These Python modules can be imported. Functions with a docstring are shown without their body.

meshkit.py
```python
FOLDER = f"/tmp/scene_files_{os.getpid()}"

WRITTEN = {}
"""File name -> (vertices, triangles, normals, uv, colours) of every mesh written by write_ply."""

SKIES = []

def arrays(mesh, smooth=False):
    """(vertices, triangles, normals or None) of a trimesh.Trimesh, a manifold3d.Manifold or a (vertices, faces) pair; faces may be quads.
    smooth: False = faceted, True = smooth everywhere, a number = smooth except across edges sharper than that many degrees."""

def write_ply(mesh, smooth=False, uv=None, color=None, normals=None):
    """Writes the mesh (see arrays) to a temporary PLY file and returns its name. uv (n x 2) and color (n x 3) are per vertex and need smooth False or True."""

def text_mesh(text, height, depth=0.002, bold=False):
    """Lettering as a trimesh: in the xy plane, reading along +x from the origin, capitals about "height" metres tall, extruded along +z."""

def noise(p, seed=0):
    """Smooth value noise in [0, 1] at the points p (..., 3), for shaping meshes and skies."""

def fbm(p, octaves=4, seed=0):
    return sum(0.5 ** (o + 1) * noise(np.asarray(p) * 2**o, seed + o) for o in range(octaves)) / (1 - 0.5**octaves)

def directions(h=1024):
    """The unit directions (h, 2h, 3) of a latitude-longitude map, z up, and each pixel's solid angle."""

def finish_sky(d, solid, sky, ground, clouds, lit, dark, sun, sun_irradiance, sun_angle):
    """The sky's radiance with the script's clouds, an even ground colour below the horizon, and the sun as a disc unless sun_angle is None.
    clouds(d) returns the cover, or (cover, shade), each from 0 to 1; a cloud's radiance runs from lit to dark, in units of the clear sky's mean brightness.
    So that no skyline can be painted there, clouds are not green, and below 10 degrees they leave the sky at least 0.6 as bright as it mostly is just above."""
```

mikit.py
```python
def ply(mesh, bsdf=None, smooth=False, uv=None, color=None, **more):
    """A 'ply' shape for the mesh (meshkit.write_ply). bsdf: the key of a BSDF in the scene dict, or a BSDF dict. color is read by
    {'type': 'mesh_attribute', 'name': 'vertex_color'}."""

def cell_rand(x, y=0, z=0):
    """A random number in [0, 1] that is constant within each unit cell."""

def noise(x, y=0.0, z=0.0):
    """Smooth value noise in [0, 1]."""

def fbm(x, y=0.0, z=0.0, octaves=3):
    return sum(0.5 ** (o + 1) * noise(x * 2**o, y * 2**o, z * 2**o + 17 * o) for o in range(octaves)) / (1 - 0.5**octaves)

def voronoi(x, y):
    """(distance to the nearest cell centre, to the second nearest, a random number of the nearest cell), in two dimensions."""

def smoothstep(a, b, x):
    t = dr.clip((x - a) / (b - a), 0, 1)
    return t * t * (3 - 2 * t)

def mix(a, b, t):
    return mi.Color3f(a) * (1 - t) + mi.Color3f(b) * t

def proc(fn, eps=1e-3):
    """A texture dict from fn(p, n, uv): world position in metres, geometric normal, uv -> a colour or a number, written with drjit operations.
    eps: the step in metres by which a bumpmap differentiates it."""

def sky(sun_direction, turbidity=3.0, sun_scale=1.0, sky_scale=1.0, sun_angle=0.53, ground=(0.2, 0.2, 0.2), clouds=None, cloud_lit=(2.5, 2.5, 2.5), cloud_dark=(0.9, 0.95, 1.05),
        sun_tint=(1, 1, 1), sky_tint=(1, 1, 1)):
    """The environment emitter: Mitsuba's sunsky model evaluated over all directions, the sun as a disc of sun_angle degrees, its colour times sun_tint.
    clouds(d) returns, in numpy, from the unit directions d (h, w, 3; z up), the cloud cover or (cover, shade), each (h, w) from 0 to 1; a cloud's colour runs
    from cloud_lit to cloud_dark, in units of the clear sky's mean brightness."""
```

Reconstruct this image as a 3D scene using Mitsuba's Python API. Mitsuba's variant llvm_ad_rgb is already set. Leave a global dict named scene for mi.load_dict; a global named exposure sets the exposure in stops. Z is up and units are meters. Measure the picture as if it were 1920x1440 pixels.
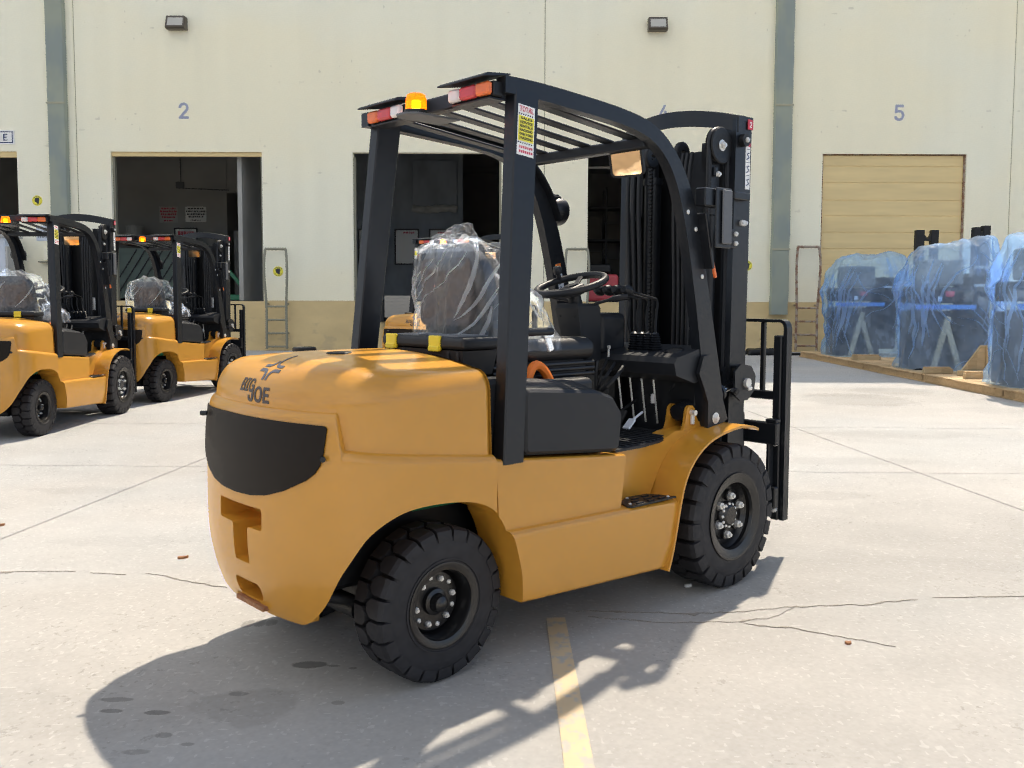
import math, random
import numpy as np, trimesh, manifold3d as m3
import drjit as dr
import mitsuba as mi
import mikit, meshkit
from mikit import proc, noise, fbm, smoothstep, mix, cell_rand, voronoi
from shapely.geometry import Polygon, LineString, box as sbox
from shapely import affinity
from shapely.ops import unary_union

T = mi.ScalarTransform4f
scene, labels = {}, {}

# ------------------------------------------------------------------ camera, daylight, exposure
CAM_H, PITCH, ROLL = 1.452, 0.068, 0.003
scene['camera'] = {
    'type': 'perspective', 'fov': math.degrees(2 * math.atan(960 / 1667.0)), 'fov_axis': 'x', 'near_clip': 0.05, 'far_clip': 2000.0,
    'principal_point_offset_y': 48 / 1440.0,
    'to_world': T().look_at(origin=[0, 0, CAM_H], target=[0, math.cos(PITCH), CAM_H - math.sin(PITCH)], up=[-math.sin(ROLL), 0, math.cos(ROLL)])}
SUN = (0.56, 1.27, 2.20)


def cloud_cover(d):
    p = d / np.maximum(d[..., 2:3] + 0.25, 0.05)
    n = meshkit.fbm(p * 1.3 + 7.3, 5, seed=4)
    c = np.clip((n - 0.44) / 0.16, 0, 1)
    near_sun = np.clip((d @ (np.array(SUN) / np.linalg.norm(SUN)) - 0.93) / 0.05, 0, 1)
    return c * (1 - near_sun), 0.25 * np.clip((n - 0.5) / 0.3, 0, 1)


scene['sky'] = mikit.sky(SUN, turbidity=3.0, sun_scale=1.0, sun_tint=(0.95, 1.0, 1.06), clouds=cloud_cover, cloud_lit=(2.4, 2.4, 2.4), cloud_dark=(1.1, 1.15, 1.25), ground=(0.32, 0.31, 0.29), sun_angle=1.0)
exposure = 2.15


# ------------------------------------------------------------------ registry
def numbered(key):
    if key not in used:
        used.add(key)
        return key
    k = 1
    while f'{key}_{k:03d}' in used:
        k += 1
    used.add(f'{key}_{k:03d}')
    return f'{key}_{k:03d}'


used = set()


def tag(key, label, cat=None, group=None, kind=None):
    labels[key] = {'label': label}
    for a, b in (('category', cat), ('group', group), ('kind', kind)):
        if b:
            labels[key][a] = b


def put(key, mesh, bsdf, smooth=False, label=None, cat=None, group=None, kind=None, to=None):
    key = numbered(key)
    scene[key] = mikit.ply(mesh, bsdf, smooth=smooth)
    if to is not None:
        scene[key]['to_world'] = to
    if label:
        tag(key, label, cat, group, kind)
    elif kind:
        labels[key] = {'kind': kind}
    return key


def thing(name, label, cat, group=None, kind=None):
    key = numbered(name)
    tag(key, label, cat, group, kind)
    return key


# ------------------------------------------------------------------ mesh helpers
def mesh(v, f):
    return trimesh.Trimesh(np.asarray(v, float), np.asarray(f, int), process=False)


def cat(*ms):
    ms = [m for x in ms for m in (x if isinstance(x, (list, tuple)) else [x])]
    return trimesh.util.concatenate(ms)


def hull(pts):
    return trimesh.convex.convex_hull(np.asarray(pts, float))


def cbox(lo, hi, c=0.004):
    lo, hi = np.minimum(lo, hi).astype(float), np.maximum(lo, hi).astype(float)
    c = min(c, 0.45 * float((hi - lo).min()))
    P = []
    for i in range(3):
        for a in (0, 1):
            for b in (0, 1):
                for e in (0, 1):
                    q = [(lo[k] + c, hi[k] - c)[s] for k, s in zip(range(3), (a, b, e))]
                    q[i] = (lo[i], hi[i])[(a, b, e)[i]]
                    P.append(q)
    return hull(P)


def rbox(lo, hi, r=0.03, n=4):
    lo, hi = np.array(lo, float), np.array(hi, float)
    r = min(r, 0.49 * float((hi - lo).min()))
    s = trimesh.creation.icosphere(2, r).vertices
    P = [s + [(lo[k] + r, hi[k] - r)[b] for k, b in enumerate(bb)] for bb in np.ndindex(2, 2, 2)]
    return hull(np.vstack(P))


def obox(center, half, R=np.eye(3), c=0.004):
    m = cbox(-np.array(half, float), np.array(half, float), c)
    m.vertices = m.vertices @ np.asarray(R).T + np.array(center)
    return m


def rot(axis, a):
    return trimesh.transformations.rotation_matrix(a, axis)[:3, :3]


def moved(m, R=np.eye(3), t=(0, 0, 0)):
    m = m.copy()
    m.vertices = m.vertices @ np.asarray(R).T + np.array(t, float)
    return m


def mir(m):
    m = m.copy()
    m.vertices = m.vertices * [1, -1, 1]
    m.faces = m.faces[:, ::-1]
    return m


def prism(poly, axis, a, b):
    """poly: shapely or list of 2D points; in xz for axis y, yz for axis x, xy for axis z; from a to b along the axis."""
    if not hasattr(poly, 'exterior'):
        poly = Polygon(poly)
    out = []
    for g in getattr(poly, 'geoms', [poly]):
        m = trimesh.creation.extrude_polygon(g, abs(b - a), engine='earcut')
        v = m.vertices.copy()
        lo = min(a, b)
        if axis == 'z':
            m.vertices = v + [0, 0, lo]
        elif axis == 'y':
            m.vertices = np.stack([v[:, 0], v[:, 2] + lo, v[:, 1]], 1)
            m.faces = m.faces[:, ::-1]
        else:
            m.vertices = np.stack([v[:, 2] + lo, v[:, 0], v[:, 1]], 1)
        out.append(m)
    return cat(out)


def tube(pts, r, n=10, closed=False):
    p = np.asarray(pts, float)
    N = len(p)
    t = np.gradient(p, axis=0) if not closed else np.roll(p, -1, 0) - np.roll(p, 1, 0)
    t /= np.linalg.norm(t, axis=1, keepdims=True) + 1e-12
    a = np.cross(t[0], [0, 0, 1.0] if abs(t[0][2]) < 0.9 else [1.0, 0, 0])
    A = []
    for i in range(N):
        a = a - t[i] * (a @ t[i])
        a /= np.linalg.norm(a) + 1e-12
        A.append(a)
    A = np.array(A)
    B = np.cross(t, A)
    ang = np.arange(n) * 2 * np.pi / n
    r = np.broadcast_to(r, (N,))
    v = (p[:, None] + r[:, None, None] * (np.cos(ang)[None, :, None] * A[:, None] + np.sin(ang)[None, :, None] * B[:, None])).reshape(-1, 3)
    f = []
    for i in range(N if closed else N - 1):
        for j in range(n):
            k, l = (i + 1) % N, (j + 1) % n
            f += [[i * n + j, i * n + l, k * n + l], [i * n + j, k * n + l, k * n + j]]
    if not closed:
        v = np.vstack([v, p[0], p[-1]])
        for j in range(n):
            f += [[N * n, (j + 1) % n, j], [N * n + 1, (N - 1) * n + j, (N - 1) * n + (j + 1) % n]]
    m = mesh(v, f)
    return m


def smooth_path(pts, n=24):
    from scipy.interpolate import CubicSpline
    p = np.asarray(pts, float)
    d = np.r_[0, np.cumsum(np.linalg.norm(np.diff(p, axis=0), axis=1))]
    return CubicSpline(d, p)(np.linspace(0, d[-1], n))


def cyl(p0, p1, r, n=20):
    return tube([p0, p1], r, n)


def bar(p0, p1, w, h, up=(0, 0, 1), c=0.004):
    p0, p1 = np.array(p0, float), np.array(p1, float)
    x = p1 - p0
    L = np.linalg.norm(x)
    x /= L
    y = np.cross(up, x)
    y /= np.linalg.norm(y)
    z = np.cross(x, y)
    return obox((p0 + p1) / 2, (L / 2, w / 2, h / 2), np.stack([x, y, z], 1), c)


def lathe(profile, n=48, center=(0, 0, 0), axis='y', closed=True):
    """profile: (along the axis, radius) pairs."""
    p = np.asarray(profile, float)
    k = len(p)
    a = np.arange(n) * 2 * np.pi / n
    al = np.broadcast_to(p[:, 0][:, None], (k, n))
    ca, sa = p[:, 1][:, None] * np.cos(a), p[:, 1][:, None] * np.sin(a)
    v = {'y': np.stack([sa, al, ca], -1), 'z': np.stack([ca, sa, al], -1), 'x': np.stack([al, ca, sa], -1)}[axis].reshape(-1, 3)
    f = []
    for i in range(k - 1 + closed):
        q = (i + 1) % k
        for j in range(n):
            l = (j + 1) % n
            f += [[i * n + j, i * n + l, q * n + l], [i * n + j, q * n + l, q * n + j]]
    m = mesh(v, f)
    m.merge_vertices()
    m.update_faces(m.nondegenerate_faces())
    if m.volume < 0:
        m.faces = m.faces[:, ::-1]
    return moved(m, t=center)


def to_m3(m):
    m = m.copy()
    m.merge_vertices()
    return m3.Manifold(m3.Mesh(vert_properties=np.asarray(m.vertices, np.float32), tri_verts=np.asarray(m.faces, np.uint32)))


def from_m3(M):
    x = M.to_mesh()
    return mesh(x.vert_properties[:, :3], x.tri_verts)


def cut(m, *others):
    M = to_m3(m)
    for o in others:
        M = M - to_m3(o)
    return from_m3(M)


def nut(center, normal, r=0.012, h=0.014):
    """hexagon nut with a stud end."""
    n = np.array(normal, float)
    n /= np.linalg.norm(n)
    a = np.cross(n, [0.3, 0.9, 0.1])
    a /= np.linalg.norm(a)
    R = np.stack([a, np.cross(n, a), n], 1)
    pts = [(rr * math.cos(t), rr * math.sin(t), z) for z, rr in ((0, r), (h * 0.8, r), (h, r * 0.84)) for t in np.arange(6) * np.pi / 3]
    b = hull(pts)
    s = tube([(0, 0, 0), (0, 0, h * 1.45)], r * 0.5, 8)
    return moved(cat(b, s), R, center)


def round_head(center, normal, r=0.01, h=0.006):
    n = np.array(normal, float)
    n /= np.linalg.norm(n)
    c = np.array(center, float)
    return tube([c, c + n * h * 0.6, c + n * h], [r, r, r * 0.6], 10)


def text_on(txt, h, origin, xd, up, depth=0.0012, bold=True, center=False):
    m = meshkit.text_mesh(txt, h, depth, bold)
    if center:
        m.vertices[:, 0] -= (m.vertices[:, 0].max() + m.vertices[:, 0].min()) / 2
    xd, up = np.array(xd, float), np.array(up, float)
    R = np.stack([xd, up, np.cross(xd, up)], 1)
    return moved(m, R, origin)


def facing(m):
    return m


def quadgrid(P, close_u=False):
    """P (a, b, 3) -> mesh; close_u joins the last column to the first."""
    a, b = P.shape[:2]
    f = []
    for i in range(a - 1):
        for j in range(b if close_u else b - 1):
            l = (j + 1) % b
            f += [[i * b + j, i * b + l, (i + 1) * b + l], [i * b + j, (i + 1) * b + l, (i + 1) * b + j]]
    return mesh(P.reshape(-1, 3), f)


# ------------------------------------------------------------------ materials
def rgb(r, g, b):
    return {'type': 'rgb', 'value': [r, g, b]}


def mat(name, color, rough=0.5, two=True, **kw):
    d = {'type': 'principled', 'base_color': color if isinstance(color, dict) else rgb(*color), 'roughness': rough if isinstance(rough, dict) else float(rough), **kw}
    scene[name] = {'type': 'twosided', 'bsdf': d} if two else d
    return name


def bumped(name, inner, fn, scale, eps=1e-3):
    scene[name] = {'type': 'twosided', 'bsdf': {'type': 'bumpmap', 'arbitrary': proc(fn, eps), 'scale': scale, 'bsdf': inner}}
    return name


STAINS = [  # x, y, rx, ry, strength: oil and damp marks seen on the slab
    (-1.17, 3.87, .035, .05, .55), (-1.12, 3.88, .035, .05, .55), (-1.075, 3.89, .03, .05, .5), (-.80, 3.43, .075, .035, .75), (-.93, 3.08, .20, .14, .24), (-.90, 2.97, .10, .07, .2),
    (-1.24, 3.02, .05, .018, .7), (-1.40, 3.03, .05, .02, .65), (-1.42, 3.12, .07, .02, .55), (-.70, 3.42, .03, .012, .5), (-.62, 3.4, .02, .012, .5), (-1.0, 3.17, .04, .02, .6), (-.62, 3.1, .025, .018, .4),
    (-1.15, 2.86, .03, .02, .5), (-1.2, 2.75, .05, .02, .4), (-1.05, 2.8, .03, .015, .45), (3.2, 13.1, 1.1, .8, .22), (5.0, 12.8, .9, .9, .25), (6.0, 14.0, .7, .6, .22), (2.2, 6.5, .5, .16, .14), (3.0, 7.9, .9, .2, .12),
    (-3.2, 6.6, .5, .14, .10), (-2.3, 5.2, .5, .12, .08), (4.2, 9.5, 1.0, .35, .12), (-1.9, 3.0, .8, .22, .08), (2.0, 3.4, .6, .2, .07), (1.0, 2.8, .4, .3, .06)]


def stain_mask(p):
    m = mi.Float(0)
    wob = fbm(p.x * 16, p.y * 16, 0.3) - 0.5
    for x, y, rx, ry, s in STAINS:
        q = dr.sqrt(dr.square((p.x - x) / rx) + dr.square((p.y - y) / ry)) + wob * 0.9
        m = dr.maximum(m, s * (1 - smoothstep(0.75, 1.05, q)))
    return m


def slab_color(p, n, uv):
    big = fbm(p.x * 0.35 + 3, p.y * 0.6, 0.1, 4)
    mid = fbm(p.x * 2.1, p.y * 3.3 + 9, 0.5, 4)
    fine = fbm(p.x * 70, p.y * 70, 0.7, 3)
    streak = fbm(p.x * 0.8 + p.y * 2.6, p.y * 0.5 - p.x * 0.2, 2.2, 3)
    tone = 0.74 + 0.32 * big + 0.16 * (mid - 0.5) + 0.20 * (fine - 0.5) + 0.18 * smoothstep(0.45, 0.75, streak) * (streak - 0.6)
    c = mix((0.362, 0.350, 0.330), (0.352, 0.352, 0.342), smoothstep(0.4, 0.65, fbm(p.x * 0.5, p.y * 0.5 + 31, 1.7, 3))) * tone
    pit = smoothstep(0.66, 0.80, fbm(p.x * 48, p.y * 48, 4.0, 3)) * smoothstep(0.4, 0.75, fbm(p.x * 3, p.y * 3, 8.0, 3))
    agg = smoothstep(0.82, 0.9, noise(p.x * 60 + 5, p.y * 60, 2.0))
    c = c * (1 - 0.22 * pit) + mi.Color3f(0.05) * agg
    return c * (1 - 0.66 * stain_mask(p))


def slab_bump(p, n, uv):
    return 0.0012 * fbm(p.x * 90, p.y * 90, 0.2, 3) + 0.003 * fbm(p.x * 9, p.y * 9, 3.2, 3)


def plaster_color(p, n, uv):
    big = fbm(p.x * 0.22, p.y * 0.3, p.z * 0.3, 4)
    streak = fbm(p.x * 3.1, 0.4, p.z * 0.25, 3)
    spot = smoothstep(0.90, 0.96, noise(p.x * 9.3, 1.0, p.z * 7.1)) * smoothstep(0.6, 0.85, noise(p.x * 0.9, 5.0, p.z * 0.8))
    cream = mix((0.90, 0.845, 0.645), (0.875, 0.85, 0.69), smoothstep(0.35, 0.65, big)) * (0.965 + 0.07 * streak)
    tan = mi.Color3f(0.68, 0.525, 0.275) * (0.86 + 0.24 * fbm(p.x * 1.5, 3.0, p.z * 2.5, 3))
    scuff = smoothstep(0.60, 0.72, fbm(p.x * 2.6, 7.0, p.z * 3.2, 4)) * (p.z < 0.9)
    low = p.z < 1.36
    c = dr.select(low, mix(tan, (0.42, 0.34, 0.22), 0.35 * scuff), cream * (1 - 0.18 * spot))
    return c * (0.97 + 0.06 * fbm(p.x * 40, 2.0, p.z * 40, 2))


def plaster_bump(p, n, uv):
    return 0.003 * fbm(p.x * 30, p.y * 30, p.z * 30, 3)


def film_weight(base, hi, f):
    """how milky the film is: thin and nearly even, whiter where it was crushed."""
    def fn(p, n, uv):
        big = smoothstep(0.42, 0.72, fbm(p.x * f, p.y * f, p.z * f * 0.6, 3))
        fine = fbm(p.x * f * 7, p.y * f * 7, p.z * f * 3, 3)
        return base + (hi - base) * dr.clip(0.6 * big + 0.8 * smoothstep(0.56, 0.72, fine) * (0.2 + 0.8 * big), 0, 1)
    return fn


def wood_color(a, b):
    def fn(p, n, uv):
        k = cell_rand(p.x * 6.5, p.y * 1.1, 3)
        g = fbm(p.x * 5 + 40 * k, p.y * 26 + 9 * k, p.z * 26, 3)
        return mix(a, b, g) * (0.8 + 0.35 * k)
    return fn


mat('concrete', (0.4, 0.38, 0.33), 0.85)
inner = {'type': 'principled', 'base_color': proc(slab_color), 'roughness': 0.82, 'specular': 0.35}
bumped('slab_concrete', inner, slab_bump, 1.0, 2e-3)
mat('joint_filler', (0.17, 0.15, 0.125), 0.9)
mat('crack_dirt', (0.23, 0.21, 0.185), 0.9)
mat('stripe_paint', proc(lambda p, n, uv: mix((0.53, 0.405, 0.245), (0.36, 0.35, 0.32), smoothstep(0.50, 0.76, fbm(p.x * 34, p.y * 26, 1.0, 4)) * 0.8 + 0.12)), 0.7)
bumped('plaster', {'type': 'principled', 'base_color': proc(plaster_color), 'roughness': 0.8, 'specular': 0.3}, plaster_bump, 1.0, 3e-3)
mat('interior_wall', proc(lambda p, n, uv: mi.Color3f(0.33, 0.33, 0.315) * (0.8 + 0.4 * fbm(p.x * 1.2, p.y * 1.2, p.z * 1.2, 4))), 0.8)
mat('interior_grey', proc(lambda p, n, uv: mi.Color3f(0.25, 0.285, 0.325) * (0.55 + 0.9 * fbm(p.x * 2.2, p.y * 1.2, p.z * 1.0, 4))), 0.7)
mat('tan_door', proc(lambda p, n, uv: mi.Color3f(0.72, 0.56, 0.28) * (0.9 + 0.2 * fbm(p.x * 0.9, 2.0, p.z * 6, 3))), 0.5)
mat('spout_grey', proc(lambda p, n, uv: mix((0.235, 0.275, 0.255), (0.29, 0.32, 0.26), smoothstep(0.35, 0.65, fbm(p.x * 2.2, 1.0, p.z * 0.9, 4)))), 0.5, metallic=0.0)
mat('spout_band', (0.36, 0.35, 0.25), 0.6)
mat('number_paint', proc(lambda p, n, uv: mi.Color3f(0.33, 0.35, 0.46) * (0.92 + 0.16 * fbm(p.x * 12, 1.0, p.z * 12, 3))), 0.7)
mat('bronze', (0.10, 0.085, 0.07), 0.45, metallic=0.3)
mat('lamp_glass', (0.45, 0.44, 0.40), 0.2, clearcoat=0.6)
mat('galvanised', (0.27, 0.26, 0.20), 0.5, metallic=0.3)
mat('rusty_steel', proc(lambda p, n, uv: mix((0.22, 0.11, 0.065), (0.36, 0.30, 0.24), smoothstep(0.4, 0.6, fbm(p.x * 14, p.y * 14, p.z * 10, 3)))), 0.6)
mat('sign_white', (0.78, 0.78, 0.76), 0.45)
mat('sign_grey', (0.42, 0.42, 0.40), 0.5)
mat('sign_yellow', (0.78, 0.70, 0.06), 0.45)
mat('print_black', (0.03, 0.03, 0.035), 0.55)
mat('print_grey', (0.16, 0.16, 0.17), 0.55)
mat('print_red', (0.55, 0.04, 0.07), 0.5)
mat('print_navy', (0.06, 0.08, 0.16), 0.55)
mat('label_orange', (0.75, 0.22, 0.05), 0.5)
mat('green_paint', (0.02, 0.16, 0.08), 0.4)
mat('green_sheet', proc(lambda p, n, uv: mi.Color3f(0.36, 0.47, 0.42) * (0.75 + 0.5 * fbm(p.x * 2, p.y * 2, p.z * 3, 3))), 0.5)
mat('red_paint', (0.55, 0.08, 0.10), 0.5)
mat('blue_white', (0.55, 0.60, 0.68), 0.4)
mat('diamond_steel', (0.33, 0.31, 0.28), 0.4, metallic=0.7)

mat('golden_paint', proc(lambda p, n, uv: mi.Color3f(0.515, 0.242, 0.030) * (0.97 + 0.06 * fbm(p.x * 9, p.y * 9, p.z * 9, 3))), 0.22, specular=0.5, clearcoat=0.8, clearcoat_gloss=0.985)
mat('worn_edge', proc(lambda p, n, uv: mix((0.40, 0.18, 0.07), (0.16, 0.07, 0.04), fbm(p.x * 60, p.y * 60, p.z * 60, 3))), 0.7)
mat('black_paint', (0.008, 0.010, 0.014), 0.36, specular=0.38, clearcoat=0.25, clearcoat_gloss=0.75)
mat('black_satin', (0.009, 0.010, 0.012), 0.45, specular=0.35)
mat('panel_black', (0.014, 0.010, 0.0075), 0.5, specular=0.16)
mat('black_plastic', (0.013, 0.015, 0.019), 0.46, specular=0.36)
mat('black_matte', (0.012, 0.012, 0.013), 0.8)
bumped('tyre_rubber', {'type': 'principled', 'base_color': proc(lambda p, n, uv: mi.Color3f(0.017, 0.017, 0.020) * (0.7 + 0.7 * fbm(p.x * 22, p.y * 22, p.z * 22, 3))), 'roughness': 0.62, 'specular': 0.38}, lambda p, n, uv: 0.0015 * fbm(p.x * 120, p.y * 120, p.z * 120, 2), 1.0)
mat('rim_black', (0.007, 0.007, 0.008), 0.28, specular=0.45, clearcoat=0.5, clearcoat_gloss=0.9)
mat('zinc', (0.68, 0.68, 0.66), 0.32, metallic=0.45)
mat('chrome', (0.75, 0.75, 0.75), 0.10, metallic=1.0)
mat('mirror_glass', (0.60, 0.40, 0.22), 0.03, metallic=1.0)
mat('decal_grey', (0.075, 0.078, 0.10), 0.4, clearcoat=0.5)
mat('decal_dark', (0.045, 0.028, 0.022), 0.4, clearcoat=0.5)
mat('brown_fabric', (0.036, 0.027, 0.023), 0.85)
mat('seat_vinyl', (0.012, 0.013, 0.015), 0.42)
mat('belt_orange', (0.85, 0.20, 0.02), 0.55)
mat('latch_yellow', (0.80, 0.62, 0.03), 0.4)
mat('lens_white', (0.72, 0.70, 0.70), 0.15, clearcoat=1.0)
mat('lens_red', (0.55, 0.05, 0.055), 0.18, clearcoat=1.0)
mat('lens_amber', (0.75, 0.16, 0.03), 0.18, clearcoat=1.0)
scene['beacon_amber'] = {'type': 'principledthin', 'base_color': rgb(1.0, 0.36, 0.02), 'roughness': 0.2, 'diff_trans': 1.5, 'spec_trans': 0.35, 'eta': 1.5}
mat('grey_case', (0.10, 0.105, 0.115), 0.5)
mat('drab_box', (0.20, 0.18, 0.15), 0.6)
mat('steel_blue', (0.10, 0.26, 0.55), 0.4)
mat('new_wood', proc(wood_color((0.60, 0.43, 0.24), (0.42, 0.28, 0.14))), 0.75)
mat('pale_wood', proc(wood_color((0.56, 0.44, 0.26), (0.40, 0.29, 0.16))), 0.8)
scene['clear_film'] = {
    'type': 'blendbsdf', 'weight': proc(film_weight(0.025, 0.17, 4.0)),
    'a': {'type': 'thindielectric', 'int_ior': 1.52, 'specular_transmittance': rgb(0.95, 0.96, 0.97)},
    'b': {'type': 'principledthin', 'base_color': rgb(0.90, 0.92, 0.95), 'roughness': 0.16, 'diff_trans': 1.1, 'spec_trans': 0.15, 'eta': 1.45}}
scene['clear_pleat'] = {'type': 'principledthin', 'base_color': rgb(0.92, 0.94, 0.97), 'roughness': 0.18, 'diff_trans': 1.1, 'spec_trans': 0.72, 'eta': 1.5}
scene['blue_pleat'] = {'type': 'principledthin', 'base_color': rgb(0.60, 0.77, 0.97), 'roughness': 0.2, 'diff_trans': 1.0, 'spec_trans': 0.62, 'eta': 1.5}
scene['blue_film'] = {
    'type': 'blendbsdf', 'weight': proc(film_weight(0.28, 0.60, 1.4)),
    'a': {'type': 'thindielectric', 'int_ior': 1.45, 'specular_transmittance': rgb(0.76, 0.85, 0.95)},
    'b': {'type': 'principledthin', 'base_color': rgb(0.55, 0.70, 0.90), 'roughness': 0.28, 'diff_trans': 1.0, 'spec_trans': 0.1, 'eta': 1.45}}

# ------------------------------------------------------------------ ground: one base sheet, concrete slabs on it with open joints
WALL_Y = 24.2
put('ground', cbox((-900, -900, -0.6), (900, 900, -0.012), 0.001), 'joint_filler', label='dark bedding showing in the joints between the slabs', kind='structure')
XL = [(-34.0, 0.0), (-27.0, 0.0), (-20.6, 0.0), (-14.6, .02), (-8.8, .05), (-3.62, 0.107), (4.06, -0.088), (10.2, -.03), (16.0, 0), (22.0, 0), (29.0, 0.0), (36, 0.0)]
YL = [(-26, 0), (-19.5, 0), (-13, 0), (-6.5, 0), (-2.4, 0), (1.0, 0.0), (7.46, -0.03), (10.05, -0.02), (13.3, 0.0), (16.6, 0.0), (20.0, 0.0), (24.18, 0.0)]
put('pavement', cbox((-34, -26, -0.030), (36, 24.18, -0.014), 0.001), 'concrete', label='pale concrete yard of large slabs with saw cut joints', kind='structure')


def at_joint(i, j):
    (a, b), (c, d) = XL[i], YL[j]
    y = (c + d * a) / (1 - d * b)
    return np.array([a + b * y, y])


rng = np.random.default_rng(7)
for i in range(len(XL) - 1):
    for j in range(len(YL) - 1):
        q = Polygon([at_joint(i, j), at_joint(i + 1, j), at_joint(i + 1, j + 1), at_joint(i, j + 1)]).buffer(-0.0055, join_style=2)
        put('pavement__slab', prism(q, 'z', -0.03, 0.0), 'slab_concrete')


def jagged(pts, w, seed, amp=0.03, step=0.016):
    """the outline of a wandering crack."""
    r = np.random.default_rng(seed)
    p = np.asarray(pts, float)
    d = np.r_[0, np.cumsum(np.linalg.norm(np.diff(p, axis=0), axis=1))]
    s = np.arange(0, d[-1], step)
    c = np.stack([np.interp(s, d, p[:, k]) for k in (0, 1)], 1)
    walk = np.cumsum(r.normal(0, 1, len(s)))
    walk -= np.linspace(walk[0], walk[-1], len(s))
    c[:, 1] += amp * walk / (np.abs(walk).max() + 1e-9)
    ww = w * np.clip(0.35 + 0.9 * np.abs(np.interp(s, s[::3], r.normal(0.5, .55, len(s[::3])))) + r.normal(0, .15, len(s)), 0.12, 2.2)
    chip = r.random(len(s)) ** 6 * 3.2
    chip = np.convolve(chip, [.25, .5, .25], 'same')
    gate = np.clip((meshkit.noise(np.stack([s * 5.5, s * 0 + seed, s * 0], 1)) - .28) * 5, .10, 1)
    ww = ww * gate * (1 + chip)
    ww[0] = ww[-1] = w * 0.1
    up = c + np.stack([np.zeros(len(s)), ww * r.uniform(.2, .8, len(s))], 1)
    dn = c - np.stack([np.zeros(len(s)), ww * r.uniform(.2, .8, len(s))], 1)
    return Polygon(np.vstack([up, dn[::-1]])).buffer(0)


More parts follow.
